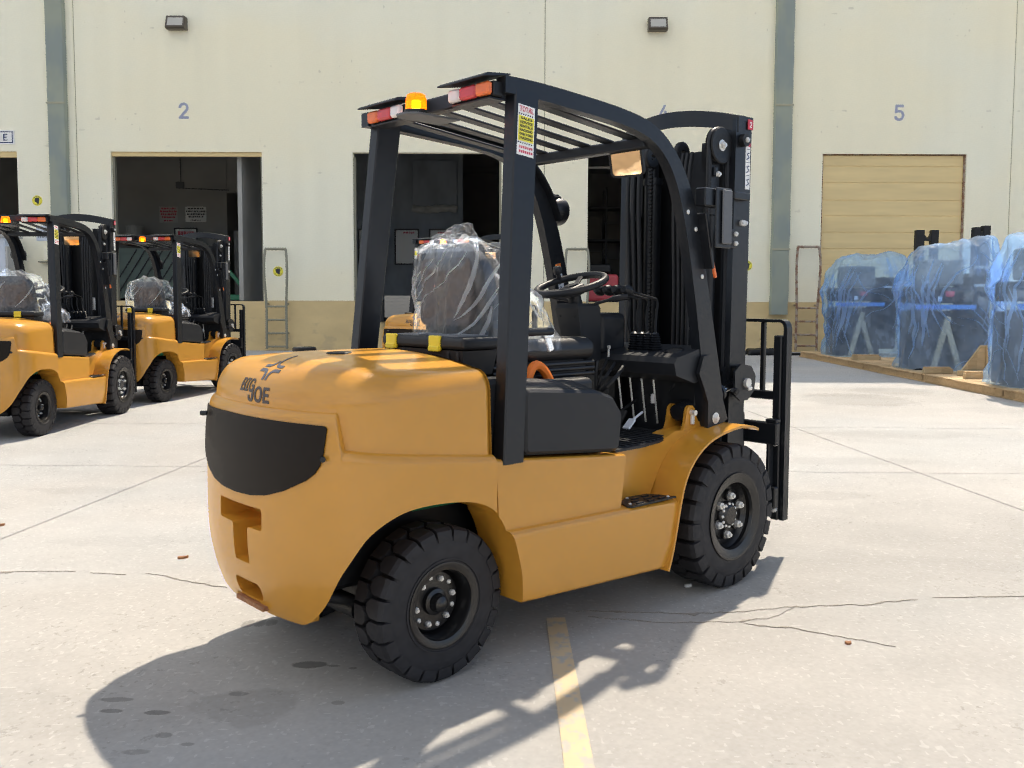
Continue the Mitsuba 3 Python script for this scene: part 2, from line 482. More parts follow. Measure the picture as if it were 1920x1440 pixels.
for k, (pts, w, amp) in enumerate([
        ([(0.30, 4.03), (0.84, 4.02), (1.55, 4.14), (1.97, 4.21)], 0.010, 0.03), ([(1.33, 4.09), (1.20, 3.98), (1.02, 3.91)], 0.012, 0.02), ([(1.02, 3.91), (1.35, 3.78), (1.62, 3.62)], 0.006, 0.02),
        ([(0.35, 3.97), (0.66, 3.90), (1.02, 3.905)], 0.004, 0.012), ([(2.05, 4.24), (2.6, 4.26), (3.4, 4.22)], 0.012, 0.02), ([(-2.75, 4.60), (-2.30, 4.61)], 0.014, 0.012), ([(-2.22, 4.60), (-2.0, 4.56)], 0.010, 0.01),
        ([(-1.92, 4.58), (-1.68, 4.47), (-1.42, 4.36)], 0.010, 0.02), ([(-2.6, 7.33), (-1.4, 7.38)], 0.006, 0.02)]):
    put('pavement__crack', prism(jagged(pts, w * .62, 20 + k, amp), 'z', 0.0006, 0.0032), 'crack_dirt')
st = Polygon([(0.160, 3.95), (0.245, 3.95), (0.272, 1.6), (0.170, 1.6)])
put('pavement__painted_stripe', prism(st, 'z', 0.0006, 0.0042), 'stripe_paint', label='faded yellow line painted on the slab')

# ------------------------------------------------------------------ warehouse with its dock doors
H_B, DOCK = 15.4, 1.36
W = thing('warehouse', 'cream warehouse with a tan base band and a row of numbered dock doors', 'warehouse')
DOORS = {1: (-17.3, -13.32), 2: (-10.80, -6.74), 3: (-4.30, -0.30), 4: (2.03, 6.03), 5: (8.33, 12.20)}
DTOP = 5.34
seams = [-36.6, -24.2, -11.7, 0.855, 13.40, 26.0, 38.6]
for a, b in zip(seams[:-1], seams[1:]):
    p = sbox(a + 0.012, 0.0, b - 0.012, H_B)
    for k, (l, r) in DOORS.items():
        p = p.difference(sbox(l, DOCK - 0.02, r, DTOP))
    put(f'{W}__wall_panel', prism(p, 'y', WALL_Y, WALL_Y + 0.24), 'plaster')
put(f'{W}__wall_core', cbox((-36.6, WALL_Y + 0.245, 7.3), (38.6, WALL_Y + 0.30, H_B - 0.36)), 'spout_band')
for s_ in seams[1:-1]:
    put(f'{W}__seam_sealant', cbox((s_ - 0.03, WALL_Y + 0.02, 0), (s_ + 0.03, WALL_Y + 0.20, H_B)), 'spout_band')
put(f'{W}__roof', cbox((-36.6, WALL_Y + 0.25, H_B - 0.35), (38.6, WALL_Y + 40, H_B - 0.05)), 'spout_grey')
put(f'{W}__dock_floor', cbox((-36.6, WALL_Y + 0.02, 0.0), (38.6, WALL_Y + 40, DOCK - 0.03)), 'concrete')
put(f'{W}__ceiling', cbox((-36.6, WALL_Y + 0.245, 7.12), (38.6, WALL_Y + 20, 7.25)), 'interior_wall')
for x0, y0, x1, y1 in ((-36.9, WALL_Y + .25, -36.62, WALL_Y + 40), (38.62, WALL_Y + .25, 38.9, WALL_Y + 40), (-36.6, WALL_Y + 39.7, 38.6, WALL_Y + 40)):
    put(f'{W}__end_wall', cbox((x0, y0, 0), (x1, y1, H_B - .36)), 'plaster')
IW, CEIL = 33.0, 7.1
# rooms behind the open doors
rooms = [  # back walls, partitions and what stands in them
    ((-17.4, IW, -10.5, IW + .2, DOCK, CEIL), 'interior_wall'), ((-10.49, IW, -9.1, IW + .2, 5.27, CEIL), 'interior_wall'), ((-17.6, WALL_Y + .3, -17.41, IW, DOCK, CEIL), 'interior_wall'),
    ((-7.50, WALL_Y + .3, -7.38, IW + 5.8, DOCK, CEIL), 'interior_wall'), ((-10.7, IW + 6, -7.38, IW + 6.2, DOCK, CEIL), 'interior_wall'), ((-10.7, IW + .21, -10.55, IW + 5.99, DOCK, CEIL), 'interior_wall'),
    ((-7.37, 32.0, -1.84, 32.2, DOCK, CEIL), 'interior_grey'), ((-1.95, 31.88, -1.76, 31.99, DOCK, CEIL), 'interior_grey'), ((-7.3, 41.0, 16, 41.2, DOCK, CEIL), 'interior_wall'),
    ((7.2, WALL_Y + .3, 7.4, 40.9, DOCK, CEIL), 'interior_wall'), ((0.5, WALL_Y + .3, 0.7, 37, DOCK, CEIL), 'interior_grey'), ((-22.0, 31.0, -17.61, 31.2, DOCK, CEIL), 'rusty_steel'), ((-22.2, WALL_Y + .3, -22.0, 31, DOCK, CEIL), 'interior_wall')]
for (x0, y0, x1, y1, z0, z1), m in rooms:
    put(f'{W}__inner_wall', cbox((x0, y0, z0), (x1, y1, z1)), m)
put(f'{W}__inner_wall', prism(sbox(-10.11, DOCK, -7.51, 3.85).difference(sbox(-9.53, 2.54, -8.71, 3.66)), 'y', IW - .5, IW - .3), 'interior_wall')
put(f'{W}__inner_shelf', cbox((-9.84, IW - .85, 2.42), (-8.53, IW - .51, 2.48)), 'grey_case')
put(f'{W}__shelf_bracket', bar((-9.47, IW - .53, 2.41), (-9.47, IW - .53, 1.92), .045, .045, (0, 1, 0)), 'grey_case')
put(f'{W}__window_frame', prism(sbox(-9.59, 2.49, -8.65, 3.73).difference(sbox(-9.51, 2.56, -9.33, 3.65)).difference(sbox(-9.27, 2.56, -8.74, 3.65)), 'y', IW - .53, IW - .501), 'grey_case')
put(f'{W}__window_blind', cbox((-9.51, IW - .48, 2.56), (-9.33, IW - .46, 3.65)), 'sign_grey')
put(f'{W}__conduit', tube([(-12.17, IW - .03, 6.5), (-12.17, IW - .03, 5.43), (-10.41, IW - .03, 5.36)], 0.021, 6), 'grey_case')
put(f'{W}__conduit_box', cbox((-12.34, IW - .07, 5.42), (-12.05, IW - .005, 5.66)), 'grey_case')
# roller doors: rolled up header at 2, closed sectional door at 5
put(f'{W}__door_header', cbox((DOORS[2][0] + .005, WALL_Y + .05, DTOP - .115), (DOORS[2][1] - .005, WALL_Y + .13, DTOP - .004)), 'tan_door')
put(f'{W}__door_header', cbox((DOORS[1][0] + .005, WALL_Y + .05, DTOP - .155), (DOORS[1][1] - .005, WALL_Y + .13, DTOP - .004)), 'tan_door')
for k in (2, 3):
    for x in (DOORS[k][0] + .005, DOORS[k][1] - .06):
        put(f'{W}__door_track', cbox((x, WALL_Y + .10, DOCK), (x + .055, WALL_Y + .22, DTOP - .12)), 'galvanised')
heights = [.30, .44, .47, .42, .44, .44, .44, .44, .44, .44, .44, .44]
z1, l5, r5 = DTOP - .02, *DOORS[5]
secs = []
for hh in heights:
    if z1 < DOCK + .05:
        break
    hh = min(hh, z1 - DOCK)
    put(f'{W}__door_section', cat(cbox((l5 + .035, WALL_Y + .10, z1 - hh + .009), (r5 - .035, WALL_Y + .15, z1 - .009), .008), cbox((l5 + .04, WALL_Y + .115, z1 - hh - .012), (r5 - .04, WALL_Y + .14, z1 - hh + .012), .002)), 'tan_door')
    z1 -= hh
put(f'{W}__door_frame', cat(cbox((l5 + .002, WALL_Y + .04, DOCK), (l5 + .036, WALL_Y + .2, DTOP - .004)), cbox((r5 - .036, WALL_Y + .04, DOCK), (r5 - .002, WALL_Y + .2, DTOP - .004)), cbox((l5 + .04, WALL_Y + .04, DTOP - .022), (r5 - .04, WALL_Y + .2, DTOP - .003))), 'rusty_steel')
for t_, x, z in (('2', -8.945, 6.22), ('4', 3.90, 6.20), ('5', 10.22, 6.23)):
    m = meshkit.text_mesh(t_, 0.40, 0.003, True)
    ex = m.vertices[:, 0]
    m.vertices[:, 0] = (ex - ex.min()) / (ex.max() - ex.min()) * 0.27
    put(f'{W}__dock_number', moved(m, np.stack([[1, 0, 0], [0, 0, 1], [0, -1, 0]], 1), (x, WALL_Y - .0005, z)), 'number_paint', label=f'stencilled grey blue number {t_} above a dock door')


def poster(x0, z0, x1, z1, y, border=None, name='sign', board='sign_white', lab='', catg='sign', rows=(), rowm='print_black', group=None):
    s = thing(name, lab, catg, group)
    put(f'{s}__board', cbox((x0, y - .02, z0), (x1, y - .004, z1)), board)
    if border:
        put(f'{s}__frame', prism(sbox(x0 - .05, z0 - .05, x1 + .05, z1 + .05).difference(sbox(x0, z0, x1, z1)), 'y', y - .035, y - .003), border)
    r = np.random.default_rng(int(abs(x0 * 100) + abs(z0 * 10)))
    bars = []
    for zz, hh, a, b in rows:
        x = x0 + a * (x1 - x0)
        while x < x0 + b * (x1 - x0):
            w = min(r.uniform(.03, .10), x0 + b * (x1 - x0) - x)
            if w < .015:
                break
            bars.append(cbox((x, y - .0225, z0 + zz * (z1 - z0)), (x + w, y - .0195, z0 + (zz + hh) * (z1 - z0)), .0005))
            x += w + .022
    if bars:
        put(f'{s}__print', cat(*bars), rowm, kind='stuff')
    return s


lines5 = [(.82, .11, .12, .88), (.64, .11, .04, .96), (.46, .11, .08, .92), (.28, .11, .15, .85), (.08, .08, .25, .75)]
poster(-12.99, 4.18, -12.31, 4.76, IW, None, 'dock_notice', 'sign_grey', 'dim notice with faint red lettering on the back wall inside door 2', 'notice', lines5, 'print_red')
poster(-12.03, 4.20, -11.26, 4.76, IW, None, 'dock_notice', 'sign_white', 'white notice with five rows of black lettering on the back wall inside door 2', 'notice', lines5)
poster(-12.40, 2.85, -11.64, 3.94, IW - .02, 'print_black', 'dock_notice', 'sign_white', 'black framed poster hanging below the white notice inside door 2', 'poster', [(.80, .13, .12, .9)], 'print_red')
poster(-4.16, 2.67, -3.38, 3.85, 31.99, 'print_black', 'safety_poster', 'sign_white', 'black framed poster with a red heading inside door 3, left of its twin', 'poster', [(.90, .05, .35, .85)], 'print_red')
poster(-2.93, 2.67, -2.03, 3.85, 31.99, 'print_black', 'safety_poster', 'sign_white', 'black framed poster inside door 3, partly behind the wrapped seat', 'poster', [(.90, .05, .3, .85)], 'print_red')
poster(-5.46, 2.67, -4.75, 3.85, 31.99, 'print_black', 'safety_poster', 'sign_white', 'black framed poster inside door 3, at the left post of the foreground guard', 'poster', [(.90, .05, .3, .85)], 'print_red')
t = thing('dock_curtain', 'grey stained panel hanging beside the posters inside door 3', 'curtain')
put(f'{t}__sheet', cbox((-3.54, 31.84, 4.67), (-1.97, 31.92, 6.3), .01), 'interior_grey')
put(f'{t}__roll', tube(smooth_path([(-3.54, 31.8, 4.62), (-2.95, 31.78, 4.56), (-2.36, 31.8, 4.62), (-1.97, 31.78, 4.56)], 12), [.13, .12, .15, .11, .14, .12, .15, .12, .14, .11, .13, .12], 10), 'sign_grey')
t = thing('sheet_stack', 'slanting green ribbed sheet inside door 2 behind the parked forklifts', 'sheet')
put(f'{t}__sheet', cbox((-14.7, 32.20, 1.4), (-10.2, 32.25, 3.20), .004), 'green_sheet')
put(f'{t}__rib', cat(*[bar((-14.6 + i * .315, 32.17, 1.45), (-14.6 + i * .315 + 1.1, 32.17, 3.16), .04, .03, (0, 1, 0)) for i in range(11)]), 'grey_case', kind='stuff')
t = thing('green_machine', 'dark green machine frame standing inside door 2 by its right jamb', 'machine')
put(f'{t}__brace', cat(bar((-8.6, 26.2, 1.36), (-8.6, 26.2, 2.6), .12, .12, (0, 1, 0)), bar((-8.6, 26.2, 2.55), (-7.7, 26.2, 1.5), .1, .1, (0, 1, 0))), 'green_paint')
put(f'{t}__base', cbox((-8.7, 25.8, 1.36), (-7.7, 26.6, 1.52), .02), 'green_paint')
t = thing('grey_drum', 'pale grey bucket hanging inside door 2 above the green sheet', 'bucket')
put(f'{t}__body', lathe([(3.47, .0), (3.47, .26), (3.98, .31), (4.01, .31), (4.01, .29), (3.5, .24), (3.5, 0)], 20, (-13.7, 32.5, 0), 'z', False), 'sign_grey')
put(f'{t}__bracket', cbox((-14.1, 32.2, 3.32), (-13.2, 32.98, 3.45)), 'rusty_steel')
t = thing('red_machine', 'dark red machine glimpsed inside door 4 behind the mast', 'machine')
put(f'{t}__body', rbox((2.1, 26.0, 1.36), (3.1, 27.0, 2.15), .1), 'red_paint')
put(f'{t}__hood', rbox((2.2, 26.1, 2.17), (2.9, 26.9, 2.45), .08), 'black_satin')
t = thing('storage_rack', 'dark shelving standing inside door 4', 'rack')
for x in (1.0, 4.0, 6.9):
    for y in (38.6, 39.8):
        put(f'{t}__upright', cbox((x, y, DOCK), (x + .09, y + .09, 6.2)), 'grey_case')
for z in (2.4, 3.9, 5.3):
    put(f'{t}__shelf', cbox((1.0, 38.6, z), (7.0, 39.9, z + .09)), 'grey_case')
put(f'{t}__carton', cat(*[cbox((1.2 + .95 * k, 38.8, z + .1), (1.95 + .95 * k, 39.6, z + .75 + .3 * ((k * 7) % 3) / 2)) for k in range(6) for z in (2.4, 3.9)]), 'drab_box', kind='stuff')
t = thing('strip_lamp', 'pale strip lamp under the ceiling inside door 4', 'lamp')
put(f'{t}__tube', cbox((1.7, 26.5, 5.26), (3.9, 26.62, 5.32), .01), 'lamp_glass')
t = thing('dock_plate', 'upright diamond steel dock plate with black bumpers below door 3', 'dock plate')
put(f'{t}__plate', cbox((-3.42, 23.86, 0.92), (-2.55, 23.90, 1.50)), 'diamond_steel')
put(f'{t}__rib', cat(*[bar((-3.38 + .055 * i, 23.855, .97 + .09 * j), (-3.35 + .055 * i, 23.855, 1.0 + .09 * j), .008, .012, (0, 1, 0)) for i in range(15) for j in range(6)]), 'diamond_steel', kind='stuff')
put(f'{t}__bumper', cbox((-3.58, 23.85, .80), (-3.44, 24.18, 1.36), .02), 'black_satin')
put(f'{t}__pit', cbox((-3.42, 23.95, 0.35), (-2.5, 24.18, .91), .01), 'black_satin')


def ladder(x0, x1, ztop, zmid, rungs, lab, m, y=WALL_Y - .22):
    t = thing('dock_ladder', lab, 'ladder', None)
    for x in (x0, x1):
        pts = smooth_path([(x, y, 0.06), (x, y, .5), (x, y, zmid), (x + (.02 if x == x1 else -.02), y - .02, ztop - .15), (x, y, ztop)], 14)
        put(f'{t}__rail', tube(pts, .034, 8), m)
    put(f'{t}__rail', cyl((x0 - .01, y, ztop), (x1 + .01, y, ztop), .034, 8), m)
    for z in rungs:
        put(f'{t}__rung', cyl((x0, y, z), (x1, y, z), .025, 8), m)
    put(f'{t}__bracket', cat(*[cbox((x - .02, y + .02, z), (x + .02, WALL_Y - .002, z + .05)) for x in (x0, x1) for z in (.45, 1.25)]), m)


ladder(-6.62, -6.08, 2.74, 1.3, (.12, .48, .84, 1.20), 'grey tubular dock ladder just right of open door 2', 'galvanised')
ladder(1.46, 2.02, 2.76, 1.3, (.12, .48, .84, 1.20), 'dock ladder left of door 4, seen between guard and steering wheel', 'galvanised')
ladder(7.66, 8.22, 2.84, 1.3, (.18, .48, .84, 1.20), 'rusty dock ladder left of the closed tan door 5', 'rusty_steel')
for x, zb, lab, sm in ((-12.14, 2.0, 'grey green downspout left of open door 2', -12.14), (7.215, 1.02, 'dented grey green downspout between doors 4 and 5', 7.215)):
    t = thing('downspout', lab, 'downspout')
    zs = [zb, 1.9, 3.0, 4.2, 5.4, 6.52, 7.6, 8.9, 11, 14.8]
    r = np.random.default_rng(int(x * 10) % 97)
    zs = [z for z in zs if z >= zb]
    rings = []
    for z in np.linspace(zb, 14.8, 46):
        d = r.normal(0, .008 if z < 3.2 else .003)
        w = 0.23
        rings.append([(x - w + d, WALL_Y - .004, z), (x - w + d, WALL_Y - .17, z), (x - w + .02 + d, WALL_Y - .19 + r.normal(0, .004), z), (x + w - .02 + d, WALL_Y - .19 + r.normal(0, .004), z), (x + w + d, WALL_Y - .17, z), (x + w + d, WALL_Y - .004, z)])
    put(f'{t}__duct', quadgrid(np.array(rings)), 'spout_grey')
    for z in (6.56, 2.75, 10.6):
        if z > zb:
            put(f'{t}__band', cbox((x - .25, WALL_Y - .205, z), (x + .25, WALL_Y - .19, z + .05)), 'spout_band')
for x, lab in ((-8.905, 'bronze wall pack lamp on the cream wall above open door 2'), (3.83, 'bronze wall pack lamp above the half hidden number 4, right of the panel seam')):
    t = thing('wall_lamp', lab, 'wall lamp')
    z = 8.5
    put(f'{t}__housing', prism([(WALL_Y - .003, z + .02), (WALL_Y - .003, z + .34), (WALL_Y - .10, z + .35), (WALL_Y - .17, z + .34), (WALL_Y - .28, z + .04), (WALL_Y - .24, z)], 'x', x - .25, x + .25), 'bronze')
    fr = prism(sbox(-.245, -.165, .245, .165).difference(sbox(-.205, -.125, .205, .125)), 'z', 0, .02)
    d = np.array([0, -.30, .11]); d /= np.linalg.norm(d)
    Rm = np.stack([[1, 0, 0], np.cross(d * -1, [1, 0, 0]), d], 1)
    Rm = np.stack([np.array([1., 0, 0]), np.array([0, .110, .30]) / np.linalg.norm([.110, .30]), np.cross([1., 0, 0], np.array([0, .110, .30]) / np.linalg.norm([.110, .30]))], 1)
    c = (x, WALL_Y - .236, z + .19)
    put(f'{t}__frame', moved(fr, Rm, c), 'bronze')
    put(f'{t}__lens', moved(prism(sbox(-.203, -.123, .203, .123), 'z', -.006, .008), Rm, c), 'lamp_glass')
for x, z, lab in ((-12.81, 4.03, 'round yellow hard hat sign left of the left downspout'), (-6.345, 2.15, 'round yellow hard hat sign inside the ladder by door 2'), (6.36, 2.34, 'round yellow hard hat sign half hidden by the mast')):
    t = thing('hard_hat_sign', lab, 'sign')
    put(f'{t}__disc', prism(LineString([(x, z), (x, z + 1e-4)]).buffer(.135, 24), 'y', WALL_Y - .012, WALL_Y - .002), 'sign_yellow')
    head = unary_union([LineString([(x + .005, z + .02), (x - .005, z + .0)]).buffer(.055, 12), Polygon([(x - .07, z + .02), (x + .065, z + .02), (x + .055, z + .065), (x, z + .085), (x - .055, z + .06)]), Polygon([(x - .01, z), (x + .05, z - .01), (x + .045, z - .085), (x - .005, z - .085)])])
    put(f'{t}__pictogram', prism(head, 'y', WALL_Y - .0145, WALL_Y - .0118), 'print_black')
    dots = [(x + .112 * math.cos(a), z + .112 * math.sin(a)) for a in np.r_[np.linspace(.6, 2.5, 9), np.linspace(3.8, 5.6, 7)]]
    put(f'{t}__print', cat(*[cbox((a - .010, WALL_Y - .0145, b - .008), (a + .010, WALL_Y - .0118, b + .008), .001) for a, b in dots]), 'print_black', kind='stuff')
t = thing('office_sign', 'white sign with navy border and letters ending in CE over door 1', 'sign')
put(f'{t}__board', cbox((-15.2, WALL_Y - .02, 5.52), (-13.36, WALL_Y - .004, 5.90), .003), 'sign_white')
put(f'{t}__border', prism(sbox(-15.16, 5.555, -13.40, 5.865).difference(sbox(-15.135, 5.58, -13.425, 5.84)), 'y', WALL_Y - .0225, WALL_Y - .0195), 'print_navy')
put(f'{t}__lettering', text_on('C E', .175, (-13.92, WALL_Y - .0215, 5.62), (1, 0, 0), (0, 0, 1), .002), 'print_navy')
poster(-12.86, 2.95, -12.44, 3.36, WALL_Y, None, 'wall_notice', 'blue_white', 'small pale notice between the left downspout and door 1', 'notice', [(.8, .08, .1, .9), (.6, .08, .1, .9), (.4, .08, .1, .8), (.2, .08, .1, .85)], 'print_grey')
t = thing('meter_box', 'small cream box with a grey ledge under the pale notice', 'box')
put(f'{t}__case', cbox((-12.62, WALL_Y - .14, 2.42), (-12.30, WALL_Y - .003, 2.76), .01), 'plaster')
put(f'{t}__ledge', cbox((-12.74, WALL_Y - .2, 2.36), (-12.26, WALL_Y - .003, 2.40), .004), 'galvanised')
t = thing('red_guard_rail', 'red pipe rail standing by the left downspout', 'rail')
put(f'{t}__pipe', tube([(-11.68, 23.7, .03), (-11.68, 23.7, 2.45), (-11.66, 23.7, 2.60), (-11.58, 23.7, 2.66), (-11.0, 23.7, 2.66)], .035, 8), 'red_paint')
put(f'{t}__post', cyl((-11.02, 23.7, .03), (-11.02, 23.7, 2.64), .03, 8), 'red_paint')
t = thing('utility_cabinet', 'pale blue grey cabinet standing behind the leftmost forklift', 'cabinet')
put(f'{t}__case', rbox((-15.2, 23.2, .05), (-13.15, 23.9, 3.0), .04), 'blue_white')
put(f'{t}__trim', cat(cbox((-13.145, 23.18, .05), (-13.09, 23.92, 2.75), .004), cbox((-15.2, 23.1, 2.98), (-13.1, 23.95, 3.05), .004)), 'sign_grey')
t = thing('folded_tarp', 'dark folded tarp lying at the wall between ladder and downspout', 'tarp')
m = rbox((-.42, -.2, 0), (.42, .2, .16), .07)
m = m.subdivide().subdivide()
m.vertices += (meshkit.noise(m.vertices * 7, 3)[:, None] - .5) * [.08, .08, .07] * (m.vertices[:, 2:3] > .02)
put(f'{t}__sheet', moved(m, t=(6.48, 22.9, 0.002)), 'black_satin', 40)
put(f'{t}__strap', moved(rbox((-.2, -.05, 0), (.32, .05, .06), .02), t=(7.15, 22.8, 0.002)), 'black_matte')

# ------------------------------------------------------------------ forklift: every part once, in its own frame (x forward from the rear axle, y left, z up)
FORK, FORK_LABELS, TOOLBOX, SEATBAG, DOMEBAG = [], {}, [], [], []
parts_used = {}


def add(store, key, m, bsdf, smooth=False, label=None, kind=None):
    n = parts_used.get((id(store), key), 0)
    parts_used[(id(store), key)] = n + 1
    k = key if n == 0 else f'{key}_{n:03d}'
    store.append((k, mikit.ply(m, bsdf, smooth=smooth), label, kind))
    return k


def P(key, m, bsdf, smooth=False, label=None, kind=None):
    return add(FORK, key, m, bsdf, smooth, label, kind)


# counterweight and hood: rings round one plan outline
half = smooth_path([(.209, -.600), (0, -.602), (-.2, -.599), (-.33, -.580), (-.415, -.535), (-.474, -.455), (-.519, -.34), (-.549, -.2), (-.563, 0)], 400)
outl = np.vstack([half, (half * [1, -1])[::-1][1:]])
arc = np.r_[0, np.cumsum(np.linalg.norm(np.diff(outl, axis=0), axis=1))]
mid_arc = arc[len(half) - 1]
dense = np.concatenate([np.linspace(-mid_arc, -.76, 14, endpoint=False), np.linspace(-.76, -.63, 10, endpoint=False), np.linspace(-.63, -.48, 40, endpoint=False), np.linspace(-.48, .48, 61, endpoint=False), np.linspace(.48, .63, 40, endpoint=False), np.linspace(.63, .76, 10, endpoint=False), np.linspace(.76, mid_arc, 15)])
NA = len(dense)


def plan(a):
    """point and outward normal at the signed arc length a from the rear centre, positive towards the right side."""
    s = np.clip(mid_arc - np.asarray(a), 0, arc[-1])
    q = np.stack([np.interp(s, arc, outl[:, k]) for k in (0, 1)], -1)
    e = 0.012
    d = np.stack([np.interp(np.clip(s + e, 0, arc[-1]), arc, outl[:, k]) - np.interp(np.clip(s - e, 0, arc[-1]), arc, outl[:, k]) for k in (0, 1)], -1)
    d /= np.linalg.norm(d, axis=-1, keepdims=True)
    return q, np.stack([-d[..., 1], d[..., 0]], -1)


def sstep(a, b, x):
    t = np.clip((x - a) / (b - a), 0, 1)
    return t * t * (3 - 2 * t)


A_T = .531


def ledge(a):
    a = np.abs(a)
    side = .924 - .118 * np.clip(a - .57, 0, 1)
    return side + (1.056 - side) * (1 - sstep(A_T - .019, A_T + .019, a))


def low_bottom(a):
    return .262 + .034 * (1 - sstep(.10, .13, np.abs(a + .03)))


def rearness(a):
    return 1 - sstep(.45, .85, np.abs(a))


def low_point(a, t):
    """t 0..1 from the bottom edge to the rounded top edge of the counterweight."""
    q, n = plan(a)
    zb, h = low_bottom(a), ledge(a)
    z = zb + (h - zb) * t
    r = rearness(a)
    inset = (.020 + .045 * r) * np.clip((.60 - z) / .34, 0, 1) ** 2.2 + .018 * r * np.clip((z - .86) / .18, 0, 1) ** 1.5
    top = np.clip(1 - (h - z) / .036, 0, 1)
    inset = inset + .036 * (1 - np.sqrt(np.clip(1 - top ** 2, 0, 1)))
    low = np.clip(1 - (z - zb) / .02, 0, 1)
    inset = inset + .02 * (1 - np.sqrt(np.clip(1 - low ** 2, 0, 1)))
    return np.concatenate([q - n * inset[..., None], z[..., None]], -1)


TL = np.r_[0, .004, .012, .026, np.linspace(.05, .95, 34), .962, .974, .984, .992, .997, 1.0]
low = np.array([low_point(dense, np.full(NA, t)) for t in TL])


def up_point(a, t):
    """t 0..1: the wall and the rounded shoulder of the hood; beyond 1 the crown."""
    q, n = plan(a)
    h = ledge(a) - .004
    r = 1 - sstep(.10, 1.15, np.abs(a))
    ztop = 1.180 + .047 * r
    rx, rz = .070 + .165 * r, .090 + .080 * r
    zf = np.maximum(ztop - rz, h + .004)
    rz = ztop - zf
    w = np.clip(t / .4, 0, 1)
    ang = np.clip((t - .4) / .6, 0, 1) * np.pi / 2
    z = h + (zf - h) * w + rz * np.sin(ang)
    inset = .030 + .016 * r + .008 * w * (1 - r) + rx * (1 - np.cos(ang))
    sp = np.stack([-.10 + .22 * (q[..., 0] + .56) / .78, q[..., 1] * 0], -1)
    d = sp - q
    d /= np.linalg.norm(d, axis=-1, keepdims=True)
    w2 = np.clip(inset / .09, 0, 1)[..., None]
    d = d * w2 - n * (1 - w2)
    d /= np.linalg.norm(d, axis=-1, keepdims=True)
    return np.concatenate([q + d * inset[..., None], z[..., None]], -1)


TU = np.r_[np.linspace(0, .4, 9), np.linspace(.4, 1, 20)[1:]]
upp = np.array([up_point(dense, np.full(NA, t)) for t in TU])
rim_ = upp[-1]
crown = []
for k in np.linspace(0, 1, 10)[1:]:
    spine = np.stack([-.10 + .22 * (rim_[:, 0] - rim_[:, 0].min()) / np.ptp(rim_[:, 0]), rim_[:, 1] * 0, rim_[:, 2]], 1)
    c = rim_ * (1 - k * .985) + spine * k * .985
    c[:, 2] = rim_[:, 2] * (1 - k) ** 2 + 1.236 * (1 - (1 - k) ** 2)
    crown.append(c)
upp_all = np.concatenate([upp, crown])


def closed_rings(rings):
    m = quadgrid(rings, True)
    v, f = list(m.vertices), list(m.faces)
    b = rings.shape[1]
    n0 = len(v)
    v += [rings[0].mean(0), rings[-1].mean(0)]
    last = (len(rings) - 1) * b
    for j in range(b):
        l = (j + 1) % b
        f += [[n0, l, j], [n0 + 1, last + j, last + l]]
    m = mesh(v, f)
    if m.volume < 0:
        m.faces = m.faces[:, ::-1]
    return m


arch = smooth_path([(-.472, .18), (-.462, .291), (-.450, .392), (-.434, .486), (-.401, .561), (-.361, .622), (-.306, .664), (-.246, .69), (-.133, .705), (-.01, .700), (.125, .674), (.22, .615), (.28, .50), (.315, .36), (.325, .15)], 60)
arch_poly = Polygon(np.vstack([arch, [(.325, -.2), (-.475, -.2)]]))
tee = unary_union([sbox(-.170, .604, .160, .685), sbox(-.072, .462, .040, .63)]).buffer(-.012).buffer(.024).buffer(-.012)
oval = sbox(-.115, .318, .085, .388).buffer(-.03).buffer(.03)
cw = cut(closed_rings(low), prism(arch_poly, 'y', -.75, -.28), prism(arch_poly, 'y', .28, .75), prism(tee, 'x', -.9, -.42), prism(oval, 'x', -.9, -.40), cbox((-.385, -.45, .0), (.4, .45, .60), .001))
P('counterweight', cw, 'golden_paint', 38)
P('counterweight__worn_edge', prism(sbox(-.12, .290, .09, .300).buffer(.004), 'x', -.528, -.500), 'worn_edge')
P('hood', closed_rings(upp_all), 'golden_paint', 38)


def wrap(poly, fn, t0, t1, size=.02):
    """a sheet with the plan of poly (a, v) laid on the surface fn(a, v), from t0 to t1 above it."""
    m = prism(poly, 'z', 0, .004)
    v, f = trimesh.remesh.subdivide_to_size(m.vertices, m.faces, size)
    m = mesh(v, f)
    m.merge_vertices()
    v = m.vertices
    p = fn(v[:, 0], v[:, 1])
    e = .004
    n = np.cross(fn(v[:, 0] + e, v[:, 1]) - fn(v[:, 0] - e, v[:, 1]), fn(v[:, 0], v[:, 1] + e) - fn(v[:, 0], v[:, 1] - e))
    n /= np.linalg.norm(n, axis=1, keepdims=True)
    m.vertices = p + n * (t0 + (t1 - t0) * v[:, 2:3] / .004)
    return m


def low_az(a, z):
    zb, h = low_bottom(a), ledge(a)
    return low_point(a, np.clip((z - zb) / (h - zb), 0, 1))


pan = smooth_path([(.491, .998), (.480, .925), (.462, .866), (.375, .802), (.21, .744), (.08, .728), (0, .726)], 40)
pan = np.vstack([pan, (pan * [-1, 1])[::-1][1:]])
top_edge = np.array([(x, 1.018 - .008 * (x / .49) ** 2) for x in np.linspace(-.483, .483, 24)])
pan = Polygon(np.vstack([pan, top_edge])).buffer(-.012).buffer(.012)
P('rear_panel', wrap(pan.simplify(.003), low_az, .0025, .007, .06), 'panel_black', 40)
P('rear_panel__latch', cyl(low_az(np.array([.474]), np.array([.90]))[0] + [-.004, -.004, 0], low_az(np.array([.474]), np.array([.90]))[0] + [-.012, -.02, 0], .010, 10), 'black_paint')
P('rear_panel__latch', cyl((-.525, .335, .985), (-.543, .352, .985), .010, 10), 'black_paint')

# emblem and lettering on the hood: a = metres to the right of the rear centre, v = metres up along the shoulder
ctr = up_point(np.zeros(400), np.linspace(0, 1, 400))
ctr_len = np.r_[0, np.cumsum(np.linalg.norm(np.diff(ctr, axis=0), axis=1))]


